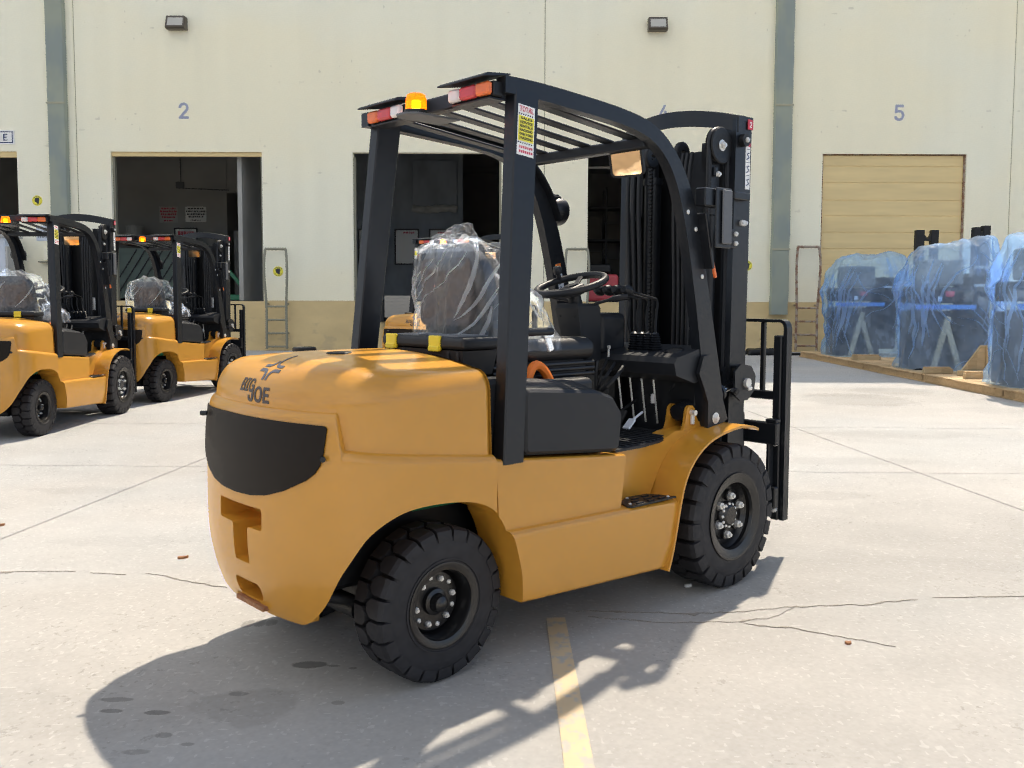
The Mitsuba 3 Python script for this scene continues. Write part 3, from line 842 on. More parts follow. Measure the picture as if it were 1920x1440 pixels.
def up_av(a, v):
    return up_point(a, np.interp(v, ctr_len, np.linspace(0, 1, 400)))


def quadrant(sx, sy, reach_x, reach_y):
    g = .0135
    c = [(g * sx, reach_y * sy), (g * sx, (g + .034) * sy)] + [((g + .034 * (1 - math.cos(t))) * sx, (g + .034 - .034 * math.sin(t)) * sy) for t in np.linspace(.2, np.pi / 2, 6)] + [(reach_x * sx, g * sy)]
    return LineString(c).buffer(.0085, cap_style=2, join_style=1).simplify(.0003)


star = unary_union([quadrant(-1, 1, .088, .05), quadrant(1, 1, .092, .125), quadrant(-1, -1, .090, .062), quadrant(1, -1, .092, .062)])
star = affinity.translate(affinity.skew(star, -8), .068, .162)


def letters(txt, h, x, y, sx=1.0):
    m = meshkit.text_mesh(txt, h, .001, txt == 'JOE')
    tri = m.triangles[:, :, :2]
    polys = [Polygon(t) for t, n in zip(tri, m.face_normals) if n[2] > .9]
    u = unary_union([p.buffer(1e-5) for p in polys])
    return affinity.translate(affinity.scale(u, sx, 1, origin=(0, 0)), x, y)


for g in getattr(star, 'geoms', [star]):
    P('hood__emblem', wrap(g, up_av, .0006, .0018, .012), 'decal_grey', 40, 'grey four armed star emblem on the hood')
for txt, x, y, wd, hh in (('BIG', -.074, .048, .112, .050), ('JOE', .010, .012, .158, .054)):
    u = letters(txt, hh, 0, 0)
    b = u.bounds
    u = affinity.translate(affinity.scale(affinity.translate(u, -b[0], -b[1]), wd / (b[2] - b[0]), 1, origin=(0, 0)), x, y).buffer(.0010 if txt == 'JOE' else .0018)
    u = affinity.skew(u, -13, origin=(x, y))
    for g in getattr(u, 'geoms', [u]):
        P('hood__lettering', wrap(g, up_av, .0008, .0022, .012), 'decal_dark', 40)
for x, y in ((-.17, -.09), (-.10, .30)):
    P('hood__filler_cap', lathe([(1.19, 0), (1.19, .05), (1.234, .05), (1.238, .045), (1.233, .04), (1.233, .03), (1.237, .028), (1.237, 0)], 24, (x, y, .0), 'z', False), 'black_satin', 30)

# chassis, axles and what shows in the wheel arches
P('chassis', cat(cbox((-.35, -.30, .36), (2.02, .30, .70), .02), cbox((.35, -.44, .25), (1.3, .44, .62), .02), cbox((1.95, -.30, .2), (2.06, .30, .7), .02)), 'black_satin')
P('rear_axle', cat(cbox((-.10, -.42, .22), (.10, .42, .36), .02), cyl((-.22, -.30, .27), (-.22, .30, .27), .04), cyl((-.42, -.25, .36), (-.22, -.30, .30), .02)), 'black_satin')
P('front_axle', cat(cyl((1.766, -.45, .362), (1.766, .45, .362), .10), cbox((1.62, -.2, .2), (1.9, .2, .52), .03)), 'black_satin')
P('fuel_tank', cbox((-.05, -.40, .63), (.26, -.285, .80), .02), 'green_paint')

# side sills
def z_drop(z):
    return np.interp(z, [.2, .25, .54, .82], [.055, .055, .03, .09])


def sill(profile, x0, x1f):
    """profile (y, z) extruded along x, the front end at x1f(z), with the slight fall towards the front."""
    xs = np.linspace(0, 1, 12)
    pr_ = np.array(profile)
    rings = []
    for t in xs:
        x = x0 + (x1f(pr_[:, 1]) - x0) * t
        rings.append(np.stack([x, pr_[:, 0], pr_[:, 1] - z_drop(pr_[:, 1]) * (x - .25)], 1))
    return closed_rings(np.array(rings))


up_prof = [(-.40, .822), (-.562, .822), (-.570, .816), (-.574, .806), (-.592, .565), (-.592, .54), (-.40, .54)]
lo_prof = [(-.40, .545), (-.590, .545), (-.612, .541), (-.624, .532), (-.630, .515), (-.632, .365), (-.622, .262), (-.612, .252), (-.40, .252)]
su = sill(up_prof, .228, lambda z: .955 + .055 * (z - .56) / .26)
sl = sill(lo_prof, .228, lambda z: 1.285 + .05 * (z - .25) / .29)
arch_cut = prism(arch_poly, 'y', -.9, -.2)
su, sl = cut(su, arch_cut), cut(sl, arch_cut)
for side, f in (('right', lambda m: m), ('left', mir)):
    P('side_sill', f(su), 'golden_paint', 25)
    P('side_sill__lower_panel', f(sl), 'golden_paint', 25)
    stp = Polygon([(.985, -.600), (1.00, -.622), (1.31, -.628), (1.25, -.50), (1.12, -.485), (1.02, -.53)])
    holes = [affinity.translate(sbox(-.022, -.006, .022, .006), x, y) for x, y in ((1.07, -.605), (1.15, -.605), (1.23, -.605), (1.08, -.57), (1.17, -.57), (1.24, -.565), (1.12, -.535), (1.2, -.53))]
    P('step_plate', f(prism(stp, 'z', .521, .529)), 'black_satin')
    P('step_plate__tread', f(cat(*[prism(h, 'z', .529, .534) for h in holes])), 'black_paint', kind='stuff')
    P('step_plate__bolt', f(cat(*[round_head((x, y, .529), (0, 0, 1), .008, .006) for x, y in ((1.02, -.59), (1.27, -.61), (1.10, -.505))])), 'zinc', kind='stuff')
    # mudguard: one bent sheet
    gp = smooth_path([(1.985, .785), (1.86, .812), (1.72, .803), (1.57, .770), (1.45, .705), (1.37, .615), (1.325, .50), (1.290, .36), (1.235, .19)], 40)
    d = np.gradient(gp, axis=0)
    d /= np.linalg.norm(d, axis=1, keepdims=True)
    gin = gp + np.stack([-d[:, 1], d[:, 0]], 1) * .012
    gm = prism(Polygon(np.vstack([gp, gin[::-1]])), 'y', -.645, -.40)
    P('mudguard', f(gm), 'golden_paint', 30)
    inner_wall = Polygon([(.93, .50), (1.30, .50), (1.37, .615), (1.45, .70), (1.57, .766), (1.72, .80), (1.80, .81), (1.76, .82), (1.62, .79), (1.50, .80), (1.38, .76), (1.25, .745), (1.02, .755), (.93, .78)])
    P('mudguard__side_plate', f(prism(inner_wall, 'y', -.475, -.45)), 'golden_paint')
    P('mudguard__top_plate', f(prism(Polygon([(1.36, .745), (1.52, .785), (1.66, .80), (1.66, .79), (1.52, .772), (1.36, .73)]), 'y', -.449, -.345)), 'golden_paint')
    ear = Polygon([(1.53, .69), (1.80, .805), (1.70, .83), (1.668, .875)] + [(1.635 + .036 * math.cos(t), .880 + .036 * math.sin(t)) for t in np.linspace(0, np.pi, 9)] + [(1.590, .83)])
    for y in (-.452, -.345):
        P('tilt_bracket', f(prism(ear, 'y', y - .018, y)), 'golden_paint')
    P('tilt_bracket__pin', f(cat(cyl((1.635, -.50, .88), (1.635, -.33, .88), .014), cbox((1.625, -.485, .82), (1.65, -.472, .87), .003))), 'zinc', 30)
    c0, c1 = np.array((1.635, -.405, .88)), np.array((2.16, -.405, .995))
    u = (c1 - c0) / np.linalg.norm(c1 - c0)
    P('tilt_cylinder', f(cat(cyl(c0 - u * .03, c0 + u * .33, .042), cyl(c0 + u * .33, c0 + u * .35, .047), cyl(c0 + u * .02, c0 + u * .05, .047))), 'black_paint', 30)
    P('tilt_cylinder__rod', f(cyl(c0 + u * .33, c1, .019)), 'chrome', 30)
    P('tilt_cylinder__hose', f(tube(smooth_path([c0 + u * .28 + [0, 0, .045], c0 + u * .2 + [0, .02, .12], (1.72, -.33, 1.02), (1.8, -.25, .9)], 16), .012, 8)), 'black_plastic', 30)
    P('tilt_cylinder__fitting', f(cat(cyl(c0 + u * .26 + [0, 0, .04], c0 + u * .26 + [0, 0, .07], .016), cyl(c0 + u * .15 + [-.0, -.01, .05], c0 + u * .27 + [0, -.01, .055], .012))), 'zinc', 30)
    # battery and fuel side cover beside the seat
    cov = Polygon([(.385, .826), (.965, .776), (.985, .94), (.90, 1.055), (.80, 1.075), (.385, 1.110)])
    cov_out = Polygon([(.385, .826), (.965, .776), (.985, .94), (.92, 1.02), (.81, 1.055), (.385, 1.090)]).buffer(-.03).buffer(.03)
    cov_in = Polygon([(.385, .826), (.965, .776), (.985, .94), (.90, 1.055), (.80, 1.090), (.385, 1.125)]).buffer(-.03).buffer(.03)
    cm = prism(cov_out, 'y', -.562, -.50)
    cm2 = prism(cov_out.buffer(-.012), 'y', -.574, -.50)
    cm3 = prism(cov_in, 'y', -.43, -.36)
    P('side_cover', f(hull(np.vstack([cm.vertices, cm2.vertices, cm3.vertices]))), 'black_plastic', 25)
    P('side_cover__seal', f(prism(cov_out.buffer(.006), 'y', -.545, -.50)), 'black_matte')
    # overhead guard: rear post, then roof rail and front leg in one bent piece
    def octo(x0, x1, y0, y1, z, c):
        return [(x0 + c, y0, z), (x1 - c, y0, z), (x1, y0 + c, z), (x1, y1 - c, z), (x1 - c, y1, z), (x0 + c, y1, z), (x0, y1 - c, z), (x0, y0 + c, z)]
    P('guard_post', f(hull(octo(.262, .372, -.580, -.512, .80, .006) + octo(.388, .520, -.506, -.440, 2.275, .006))), 'black_paint')
    outer = smooth_path([(.335, 2.318), (.49, 2.320), (.81, 2.308), (1.09, 2.287), (1.32, 2.228), (1.45, 2.130), (1.56, 1.975), (1.69, 1.60), (1.79, 1.23), (1.89, .815)], 60)
    inn = smooth_path([(1.715, .80), (1.65, 1.24), (1.57, 1.61), (1.485, 1.90), (1.40, 2.065), (1.275, 2.168), (1.09, 2.217), (.81, 2.238), (.52, 2.252), (.335, 2.253)], 60)
    gl = prism(Polygon(np.vstack([outer, inn])), 'y', -.505, -.450)
    P('guard_rail', f(gl), 'black_paint', 20)
    P('guard_rail__flange', f(prism(Polygon(np.vstack([outer[2:34] + [0, -.001], (outer[2:34] + [0, -.014])[::-1]])).buffer(0), 'y', -.452, -.40)), 'black_paint', 20)
    foot = Polygon([(1.655, 1.165), (1.72, 1.17), (1.78, 1.05), (1.875, .83), (1.70, .79), (1.70, .93), (1.66, 1.01), (1.62, 1.08)])
    P('leg_foot', f(prism(foot, 'y', -.528, -.507)), 'black_paint')
    P('leg_foot__bolt', f(cat(nut((1.765, -.528, .845), (0, -1, 0), .022, .012), round_head((1.765, -.529, .845), (0, -1, 0), .03, .004))), 'zinc')
    P('guard_rail__bolt', f(cat(*[round_head((x, -.505, z), (0, -1, 0), .012, .006) for x, z in ((1.535, 1.87), (1.60, 1.79), (1.66, 1.56))])), 'zinc', kind='stuff')

P('rear_crossbar', cbox((.368, -.449, 2.253), (.425, .449, 2.318), .006), 'black_paint')
P('front_crossbar', cbox((1.26, -.449, 2.155), (1.32, .449, 2.205), .006), 'black_paint')
for y in (-.375, -.225, -.075, .075, .225, .375):
    P('roof_bar', bar((.425, y, 2.290), (1.275, y, 2.205), .062, .010, (0, 0, 1), .003), 'black_paint')
for y0, y1 in ((-.47, -.23), (.11, .35)):
    P('light_bracket', cat(cbox((.285, y0, 2.229), (.3675, y1, 2.2365), .002), cbox((.345, y0, 2.2365), (.366, y1, 2.31), .002)), 'black_paint')
for y0, y1, flip in ((-.485, -.225, False), (.10, .36, True)):
    P('tail_light', cbox((.290, y0, 2.238), (.340, y1, 2.296), .004), 'black_satin')
    n3 = np.linspace(y0 + .004, y1 - .004, 3) if False else np.array([y0 + .004, y0 + .085, y1 - .075, y1 - .004])
    ms = ('lens_amber', 'lens_red', 'lens_white')
    if flip:
        n3 = np.array([y0 + .004, y0 + .075, y1 - .085, y1 - .004])
        ms = ms[::-1]
    for k, mm in enumerate(ms):
        P(f'tail_light__{mm}', cbox((.262, n3[k] + .001, 2.242), (.292, n3[k + 1] - .001, 2.292), .008), mm)
    P('light_hood', hull([(x, y, z) for y in (y0 - .01, y1 + .02) for x, z in ((.232, 2.308), (.25, 2.318), (.37, 2.332), (.37, 2.326), (.25, 2.312), (.232, 2.302))]), 'black_paint')
P('beacon_plate', prism(Polygon([(.125, -.13), (.16, -.17), (.38, -.17), (.38, -.03), (.16, -.03), (.125, -.07)]), 'z', 2.196, 2.204), 'grey_case')
P('beacon_base', lathe([(2.204, 0), (2.204, .052), (2.222, .050), (2.224, 0)], 28, (.20, -.105, 0), 'z', False), 'black_satin', 30)
bl = [(2.224, .043), (2.235, .045), (2.237, .0425), (2.247, .0445), (2.249, .042), (2.259, .0438), (2.261, .0415), (2.271, .0425), (2.274, .040), (2.284, .038), (2.290, .028), (2.292, 0.0005)]
P('beacon', lathe(bl, 28, (.20, -.105, 0), 'z', False), 'beacon_amber', 40, 'orange ribbed beacon lens')
P('beacon__core', lathe([(2.224, 0), (2.224, .018), (2.262, .018), (2.268, .0)], 16, (.20, -.105, 0), 'z', False), 'lens_white', 30, 'lit amber lamp inside the beacon')
FORK[-1][1]['emitter'] = {'type': 'area', 'radiance': rgb(6.0, 1.9, 0.12)}

# stickers on the right rear post (a plane that leans with the post)
pb, pt = np.array((.317, -.580, .80)), np.array((.454, -.506, 2.275))
upv = (pt - pb) / np.linalg.norm(pt - pb)
nrm = np.cross(np.array([1., 0, 0]), upv)
nrm /= np.linalg.norm(nrm)
xdir = np.cross(upv, nrm)


def on_post(s, lo, hi, off0, off1):
    """rectangle on the outer face: lo, hi = (across, along from the foot)."""
    R = np.stack([xdir, upv, nrm], 1)
    return moved(prism(sbox(lo[0], lo[1], hi[0], hi[1]), 'z', off0, off1), R, pb)


LP = np.linalg.norm(pt - pb)
for key, lo, hi, mm in (('dealer_sticker', (-.050, LP - .262), (.042, LP - .060), 'sign_white'), ('dealer_sticker__yellow_field', (-.046, LP - .205), (.038, LP - .105), 'sign_yellow')):
    P(key, on_post(0, lo, hi, .0006 if mm == 'sign_white' else .0016, .0016 if mm == 'sign_white' else .0024), mm)
R_post = np.stack([xdir, upv, nrm], 1)


def post_text(txt, h, along, m, depth=.0010, width=None):
    q = meshkit.text_mesh(txt, h, depth, True)
    ex = q.vertices[:, 0]
    if width:
        q.vertices[:, 0] = (ex - ex.min()) / (ex.max() - ex.min()) * width
    q.vertices[:, 0] -= (q.vertices[:, 0].max() + q.vertices[:, 0].min()) / 2 + .004
    P('dealer_sticker__lettering', moved(q, R_post, pb + upv * along + nrm * .0018), m)


post_text('TOTAL', .020, LP - .087, 'print_red', width=.076)
for k, w in enumerate(('SALES', 'SERVICE', 'RENTALS', 'RACKING', 'SHELVING', 'TRAINING')):
    post_text(w, .0095, LP - .119 - .0158 * k, 'print_black', .0018, width=.045 + .0035 * len(w))
P('dealer_sticker__stripe', cat(*[moved(prism(affinity.translate(affinity.skew(sbox(-.004, -.003, .002, .003), 35), -.042 + .012 * k, LP - o), 'z', .0016, .0022), R_post, pb) for k in range(7) for o in (.098, .212)]), 'print_black', kind='stuff')
P('dealer_sticker__phone_line', cat(*[on_post(0, (-.038 + .011 * k, LP - o - .010), (-.031 + .011 * k, LP - o), .0016, .0022) for k in range(7) for o in (.224, .242)]), 'print_red', kind='stuff')

# wheels
def tyre_mesh(R, w, rim, n, tip, gap):
    hw = w / 2
    prof = [(-hw * .80, rim), (-hw * .95, rim + .012), (-hw * .985, rim + .03), (-hw * .99, rim + (R - rim) * .45), (-hw * .985, R * .80), (-hw * .93, R * .875), (-hw * .86, R - .030)]
    prof = prof + [(-a, b) for a, b in prof[::-1]]
    out = [lathe(prof, 72)]
    step = 2 * np.pi / n
    for k in range(n):
        for sg, ph in ((-1, 0), (1, .5)):
            g = (.5 - gap / 2)
            top = [(-g, .78), (g, .78), (g * .98, tip + .22), (g * .42, tip), (-g * .42, tip), (-g * .98, tip + .22)]
            pts = [((k + ph + a) * step, sg * b * hw, R) for a, b in top]
            pts += [((k + ph + a * 1.06) * step, sg * max(b - .02, 0) * hw, R - .034) for a, b in top[2:]]
            for a in (-g, g):
                pts += [((k + ph + a) * step, sg * .955 * hw, R - .010), ((k + ph + a * 1.03) * step, sg * .998 * hw, R * .905), ((k + ph + a * .96) * step, sg * .992 * hw, R * .825)]
            q = np.array(pts)
            out.append(hull(np.stack([q[:, 2] * np.sin(q[:, 0]), q[:, 1], q[:, 2] * np.cos(q[:, 0])], 1)))
    return cat(*out)


def wheel(prefix, c, R, w, rim, outer, n, tip, gap, kind):
    """outer = -1: its outer face looks to the right side of the truck."""
    f = (lambda m: m) if outer < 0 else mir
    c = np.array(c, float)
    place = lambda m: moved(f(m), t=c)  # noqa: E731
    key = P('wheel', place(lathe([(-w * .40, rim - .004), (-w * .47, rim + .016), (-w * .50, rim + .018), (-w * .51, rim + .010), (-w * .47, rim - .012), (-w * .36, rim - .022), (w * .40, rim - .022), (w * .40, rim + .0)], 64)), 'rim_black', 40)
    P(f'{key}__tyre', place(tyre_mesh(R, w, rim, n, tip, gap)), 'tyre_rubber', 22)
    if kind == 'rear':
        P(f'{key}__ring', place(lathe([(-w * .44, rim + .030), (-w * .512, rim + .032), (-w * .512, rim + .026), (-w * .47, rim + .022)], 64)), 'tyre_rubber', 30)
        P(f'{key}__disc', place(lathe([(-w * .12, 0), (-w * .12, .112), (-w * .09, .120), (-w * .06, rim - .022), (w * .02, rim - .022), (w * .02, 0)], 48, closed=False)), 'rim_black', 30)
        P(f'{key}__hub', place(lathe([(0, .001), (-.086, .001), (-.084, .018), (-.076, .029), (-.06, .034), (-.045, .036), (-.040, .050), (-.01, .054), (0.0, .054)], 36, closed=False)), 'rim_black', 35)
        if outer < 0:
            for k in range(6):
                a = .35 + k * np.pi / 3
                P(f'{key}__nut', place(nut((.088 * math.sin(a), -w * .12, .088 * math.cos(a)), (0, -1, 0), .0125, .014)), 'zinc')
                a += np.pi / 6
                P(f'{key}__bolt', place(round_head((.094 * math.sin(a), -w * .12, .094 * math.cos(a)), (0, -1, 0), .0095, .009)), 'zinc', 30)
    else:
        P(f'{key}__ring', place(lathe([(-w * .44, rim + .014), (-w * .515, rim + .020), (-w * .515, rim + .008), (-w * .46, rim - .03), (-w * .40, rim - .035)], 64)), 'rim_black', 30)
        P(f'{key}__disc', place(lathe([(-w * .24, 0), (-w * .24, .118), (-w * .20, .130), (-w * .20, rim - .045), (-w * .30, rim - .030), (-w * .30, rim - .015), (w * .1, rim - .02), (w * .1, 0)], 56, closed=False)), 'rim_black', 30)
        P(f'{key}__hub', place(lathe([(-w * .24, .001), (-w * .40, .001), (-w * .40, .044), (-w * .38, .050), (-w * .30, .066), (-w * .24, .070)], 32, closed=False)), 'rim_black', 30)
        if outer < 0:
            for k in range(6):
                a = .12 + k * np.pi / 3
                p = np.array((.098 * math.sin(a), -w * .22, .098 * math.cos(a)))
                P(f'{key}__boss', place(lathe([(0, .0), (0, .028), (-.020, .026), (-.020, 0)], 16, p, closed=False)), 'rim_black', 30)
                P(f'{key}__nut', place(nut(p + [0, -.020, 0], (0, -1, 0), .0195, .022)), 'zinc')
            for k in range(12):
                a = k * np.pi / 6
                P(f'{key}__bolt', place(round_head((.057 * math.sin(a), -w * .325, .057 * math.cos(a)), (0, -1, 0), .0085, .010)), 'zinc', 30)


for s_ in (-1, 1):
    wheel('rear', (0, s_ * .446, .295), .295, .190, .147, s_, 22, .04, .16, 'rear')
    wheel('front', (1.766, s_ * .539, .362), .362, .235, .200, s_, 23, -.06, .24, 'front')

# operator space
P('engine_cover', cat(rbox((.26, -.355, .75), (1.04, .355, 1.085), .03), cbox((.24, -.50, .80), (.385, .50, 1.13), .02)), 'black_plastic', 30)
P('floor_plate', cbox((.93, -.447, .69), (1.72, .447, .735), .004), 'black_satin')
matp = Polygon([(.98, -.535), (1.18, -.53), (1.34, -.50), (1.50, -.44), (1.62, -.44), (1.62, .44), (1.50, .44), (1.34, .50), (1.18, .53), (.98, .535)])
P('floor_mat', prism(matp, 'z', .7605, .772), 'black_plastic')
P('floor_mat__rib', cat(*[cbox((1.0 + .045 * k, -.50 + .07 * max(k - 6, 0) / 6, .772), (1.018 + .045 * k, .50 - .07 * max(k - 6, 0) / 6, .778), .002) for k in range(13)]), 'black_plastic', kind='stuff')
P('front_cowl', cat(cbox((1.70, -.447, .735), (1.73, .447, 1.07), .004), cbox((1.60, .02, .735), (1.70, .447, 1.05), .02)), 'black_satin')
P('pedal', cat(obox((1.36, -.30, .83), (.034, .022, .006), rot([0, 1, 0], -.7), .003), cyl((1.38, -.30, .845), (1.46, -.30, .88), .006)), 'blue_white', label='pale metal pedal')
P('pedal', cat(obox((1.45, -.15, .84), (.045, .04, .008), rot([0, 1, 0], -.9), .003), cyl((1.47, -.15, .87), (1.6, -.15, .92), .008)), 'black_satin')
dash = prism(Polygon([(1.47, 1.075), (1.452, 1.135), (1.475, 1.163), (1.72, 1.212), (1.745, 1.195), (1.745, 1.06), (1.62, 1.03)]), 'y', -.50, .44)
P('dashboard', dash, 'black_plastic', 25)
P('dashboard__cup_holder', moved(lathe([(-.008, .043), (.004, .044), (.004, .052), (-.008, .054)], 28, axis='z'), rot([0, 1, 0], -.197), (1.60, -.385, 1.189)), 'black_paint', 30)
P('dashboard__cup_well', moved(lathe([(.001, 0), (.0012, .043)], 28, axis='z', closed=False), rot([0, 1, 0], -.197), (1.60, -.385, 1.189)), 'black_matte')
P('control_rod', cat(*[cyl((1.625 + .004 * k, .0 - .075 * k, 1.05), (1.645 + .004 * k, -.02 - .075 * k, .80), .0055, 6) for k in range(4)]), 'zinc', kind='stuff')
P('lever_box', rbox((1.45, -.03, 1.16), (1.66, .13, 1.375), .035), 'black_plastic', 30)
for k in range(4):
    y = .015 - .062 * k
    P('hydraulic_lever', tube(smooth_path([(1.50, y, 1.490), (1.58, y - .01, 1.472), (1.70, y - .02, 1.448)], 8).tolist() + [(1.705, y - .022, 1.438)] + smooth_path([(1.70, y - .03, 1.42), (1.66, y - .05, 1.33), (1.615, y * .75 - .13, 1.23)], 8).tolist(), .0065, 8), 'black_satin', 30)
    kn = lathe([(-.045, .001), (-.042, .018), (-.015, .029), (.01, .026), (.03, .014), (.045, .008), (.045, .0)], 16, axis='x', closed=False)
    P('hydraulic_lever__knob' if k == 0 else f'hydraulic_lever_{k:03d}__knob', moved(kn, rot([0, 1, 0], .2), (1.495, y, 1.491)), 'black_plastic', 40)
    bp = []
    for i in range(9):
        bp += [(1.168 + i * .0125, .043 - .0026 * i), (1.1740 + i * .0125, .032 - .0022 * i)]
    P('lever_boot', lathe([(1.166, 0)] + bp + [(1.282, 0)], 18, (1.60, y * .75 - .14, 0), 'z', False), 'black_paint', 20)
tilt = rot([0, 1, 0], -.30)
wc = np.array((1.262, .012, 1.52))
ringp = [(.178 * math.cos(a), .178 * math.sin(a), 0) for a in np.linspace(0, 2 * np.pi, 49)[:-1]]
P('steering_wheel', moved(tube(ringp, .0185, 12, True), tilt, wc), 'black_plastic', 40)
P('steering_wheel__spoke', cat(*[moved(bar((.03 * math.cos(a), .03 * math.sin(a), -.025), (.17 * math.cos(a), .17 * math.sin(a), 0), .03, .014), tilt, wc) for a in (.4, 2.5, 4.5)]), 'black_plastic')
P('steering_wheel__hub', moved(rbox((-.06, -.05, -.06), (.06, .05, -.005), .02), tilt, wc), 'black_plastic', 30)
P('steering_wheel__knob', moved(cat(lathe([(.0, .012), (.03, .012), (.034, .022), (.055, .025), (.072, .018), (.076, .001)], 16, axis='z', closed=False)), tilt, wc + tilt @ np.array((.075, .150, .005))), 'black_paint', 40)
col = hull([(x, y, z) for z, x0, x1, hw in ((1.125, 1.31, 1.44, .060), (1.40, 1.24, 1.41, .080), (1.425, 1.25, 1.40, .07)) for x in (x0, x1) for y in (-hw + .022, hw + .022)])
P('steering_column', cat(col, cyl((1.30, .005, 1.40), wc, .035)), 'black_plastic', 30)
P('steering_column__screw', cat(*[round_head((1.240 + .25 * (1.40 - z), y + .015, z), (-1, 0, -.2), .006, .004) for y in (-.04, .06) for z in (1.36, 1.2)]), 'black_matte', kind='stuff')
P('direction_lever', cat(tube(smooth_path([(1.32, .07, 1.44), (1.30, .14, 1.45), (1.22, .22, 1.475)], 8), .010, 8)), 'black_plastic', 30)
P('direction_lever', cat(tube(smooth_path([(1.36, -.06, 1.42), (1.42, -.15, 1.45), (1.46, -.20, 1.46)], 8), [.008] * 4 + [.016] * 4, 8)), 'black_plastic', 30)
P('wiring_loom', cat(*[tube(smooth_path([(1.36 + .03 * k, .05 - .04 * k, 1.13), (1.35 + .05 * math.sin(k), .02 - .035 * k, .98), (1.42, .02 * k - .1, .86), (1.5, -.05, .76)], 14), .007 + .002 * (k % 3), 6) for k in range(6)]), 'black_plastic', kind='stuff')
P('wiring_loom__connector', cat(obox((1.32, .10, .98), (.02, .012, .02), rot([1, 0, 0], .4)), obox((1.34, .06, .99), (.02, .012, .02), rot([1, 0, 0], -.2)), obox((1.63, -.235, .93), (.012, .01, .025))), 'lens_white')
P('key_ring', cat(cyl((1.44, -.088, 1.20), (1.44, -.098, 1.20), .010, 10), cbox((1.43, -.096, 1.15), (1.445, -.092, 1.19), .001)), 'zinc')

P('seat_base', rbox((.52, -.24, 1.07), (1.12, .24, 1.165), .03), 'black_matte', 30)
P('seat_base__bellows', cat(*[rbox((.50, -.25, 1.085 + .026 * k), (1.16, .25, 1.103 + .026 * k), .008) for k in range(3)]), 'seat_vinyl', 30)
P('seat_cushion', rbox((.52, -.25, 1.155), (1.185, .25, 1.265), .055), 'seat_vinyl', 40)


def back_mesh():
    rings = []
    for t in np.linspace(0, 1, 15):
        z = 1.235 + .435 * t
        xc = .555 - .075 * t
        hy = .245 - .03 * t - .06 * max(t - .82, 0) / .18
        hx = .065 - .03 * max(t - .85, 0) / .15
        a = np.linspace(0, 2 * np.pi, 41)[:-1]
        e = lambda v, p: np.sign(v) * np.abs(v) ** p  # noqa: E731
        rings.append(np.stack([xc + hx * e(np.cos(a), .55), hy * e(np.sin(a), .5), np.full(40, z)], 1))
    return closed_rings(np.array(rings))


P('seat_back', back_mesh(), 'seat_vinyl', 40)
P('seat_back__rear_pad', prism(sbox(-.175, 1.33, .175, 1.625).buffer(-.03).buffer(.03), 'x', .432, .52), 'brown_fabric')
P('armrest', rbox((.62, -.335, 1.285), (.80, -.275, 1.32), .02), 'black_plastic', 30)
P('seat_belt', tube(smooth_path([(.66, -.29, 1.06), (.74, -.285, 1.15), (.80, -.28, 1.10), (.84, -.28, 1.02)], 12), .022, 8), 'belt_orange', 30, 'orange belt loop beside the seat')
P('seat_belt__buckle', cat(obox((.80, -.29, 1.245), (.018, .008, .035), rot([0, 1, 0], -.4)), obox((.79, -.29, 1.29), (.03, .014, .018))), 'zinc')
P('hand_lever', tube(smooth_path([(1.28, .22, 1.12), (1.31, .20, 1.2), (1.27, .17, 1.3)], 8), [.02] * 4 + [.013] * 4, 8), 'black_plastic', 30)

# mast
for s_, f in ((-1, lambda m: m), (1, mir)):
    def chan(x0, x1, y0, wall, z0, z1, depth, lean=.02):
        c = Polygon([(x0, y0), (x1, y0), (x1, y0 + depth), (x1 - wall * 1.2, y0 + depth), (x1 - wall * 1.2, y0 + wall), (x0 + wall * 1.2, y0 + wall), (x0 + wall * 1.2, y0 + depth), (x0, y0 + depth)])
        q = prism(c, 'z', z0, z1)
        q.vertices[:, 0] += lean * (q.vertices[:, 2] - 1) / 1.4
        return q
    P('mast_outer_rail', f(chan(2.085, 2.235, -.395, .016, .09, 2.415, .075)), 'black_paint')
    P('mast_middle_rail', f(chan(2.10, 2.225, -.312, .014, .11, 2.345, .070)), 'black_satin')
    P('mast_inner_rail', f(chan(2.11, 2.215, -.236, .012, .13, 2.31, .075)), 'black_satin')
    P('lift_cylinder', f(cat(cyl((2.03, -.270, .25), (2.06, -.270, 1.90), .036), cyl((2.06, -.27, 1.9), (2.065, -.27, 1.94), .044))), 'black_paint', 30)
    P('lift_cylinder__rod', f(cyl((2.06, -.270, 1.94), (2.066, -.270, 2.30), .020)), 'black_paint', 30)
    P('lift_chain', f(cat(*[cbox((2.005, -.105 - .012, .62 + .021 * k), (2.026, -.105 + .012, .62 + .021 * k + (.015 if k % 2 else .018)), .003) for k in range(78)])), 'black_satin', kind='stuff')
    P('chain_roller', f(lathe([(-.012, .018), (-.014, .055), (-.010, .062), (.010, .062), (.014, .055), (.012, .018)], 28, (2.02, -.105, 2.25))), 'black_satin', 30)
    P('mast_bracket', f(cat(prism(Polygon([(2.06, .93), (2.11, .90), (2.18, .90), (2.245, .95), (2.255, 1.03), (2.21, 1.085), (2.11, 1.10), (2.05, 1.06)]), 'y', -.452, -.440), prism(Polygon([(2.06, .93), (2.11, .90), (2.18, .90), (2.2, 1.09), (2.11, 1.10), (2.05, 1.06)]), 'y', -.375, -.365), cbox((2.10, -.44, 1.075), (2.20, -.37, 1.09), .003))), 'black_paint')
    P('mast_bracket__pin', f(cat(cyl((2.16, -.47, .995), (2.16, -.36, .995), .026), cbox((2.15, -.478, .955), (2.185, -.468, .975), .003))), 'zinc', 30)
    P('mast_bracket__clevis', f(cat(cyl((2.10, -.405, .975), (2.185, -.405, 1.0), .042), nut((2.06, -.44, .955), (-.6, -1, 0), .022, .03))), 'black_paint', 30)
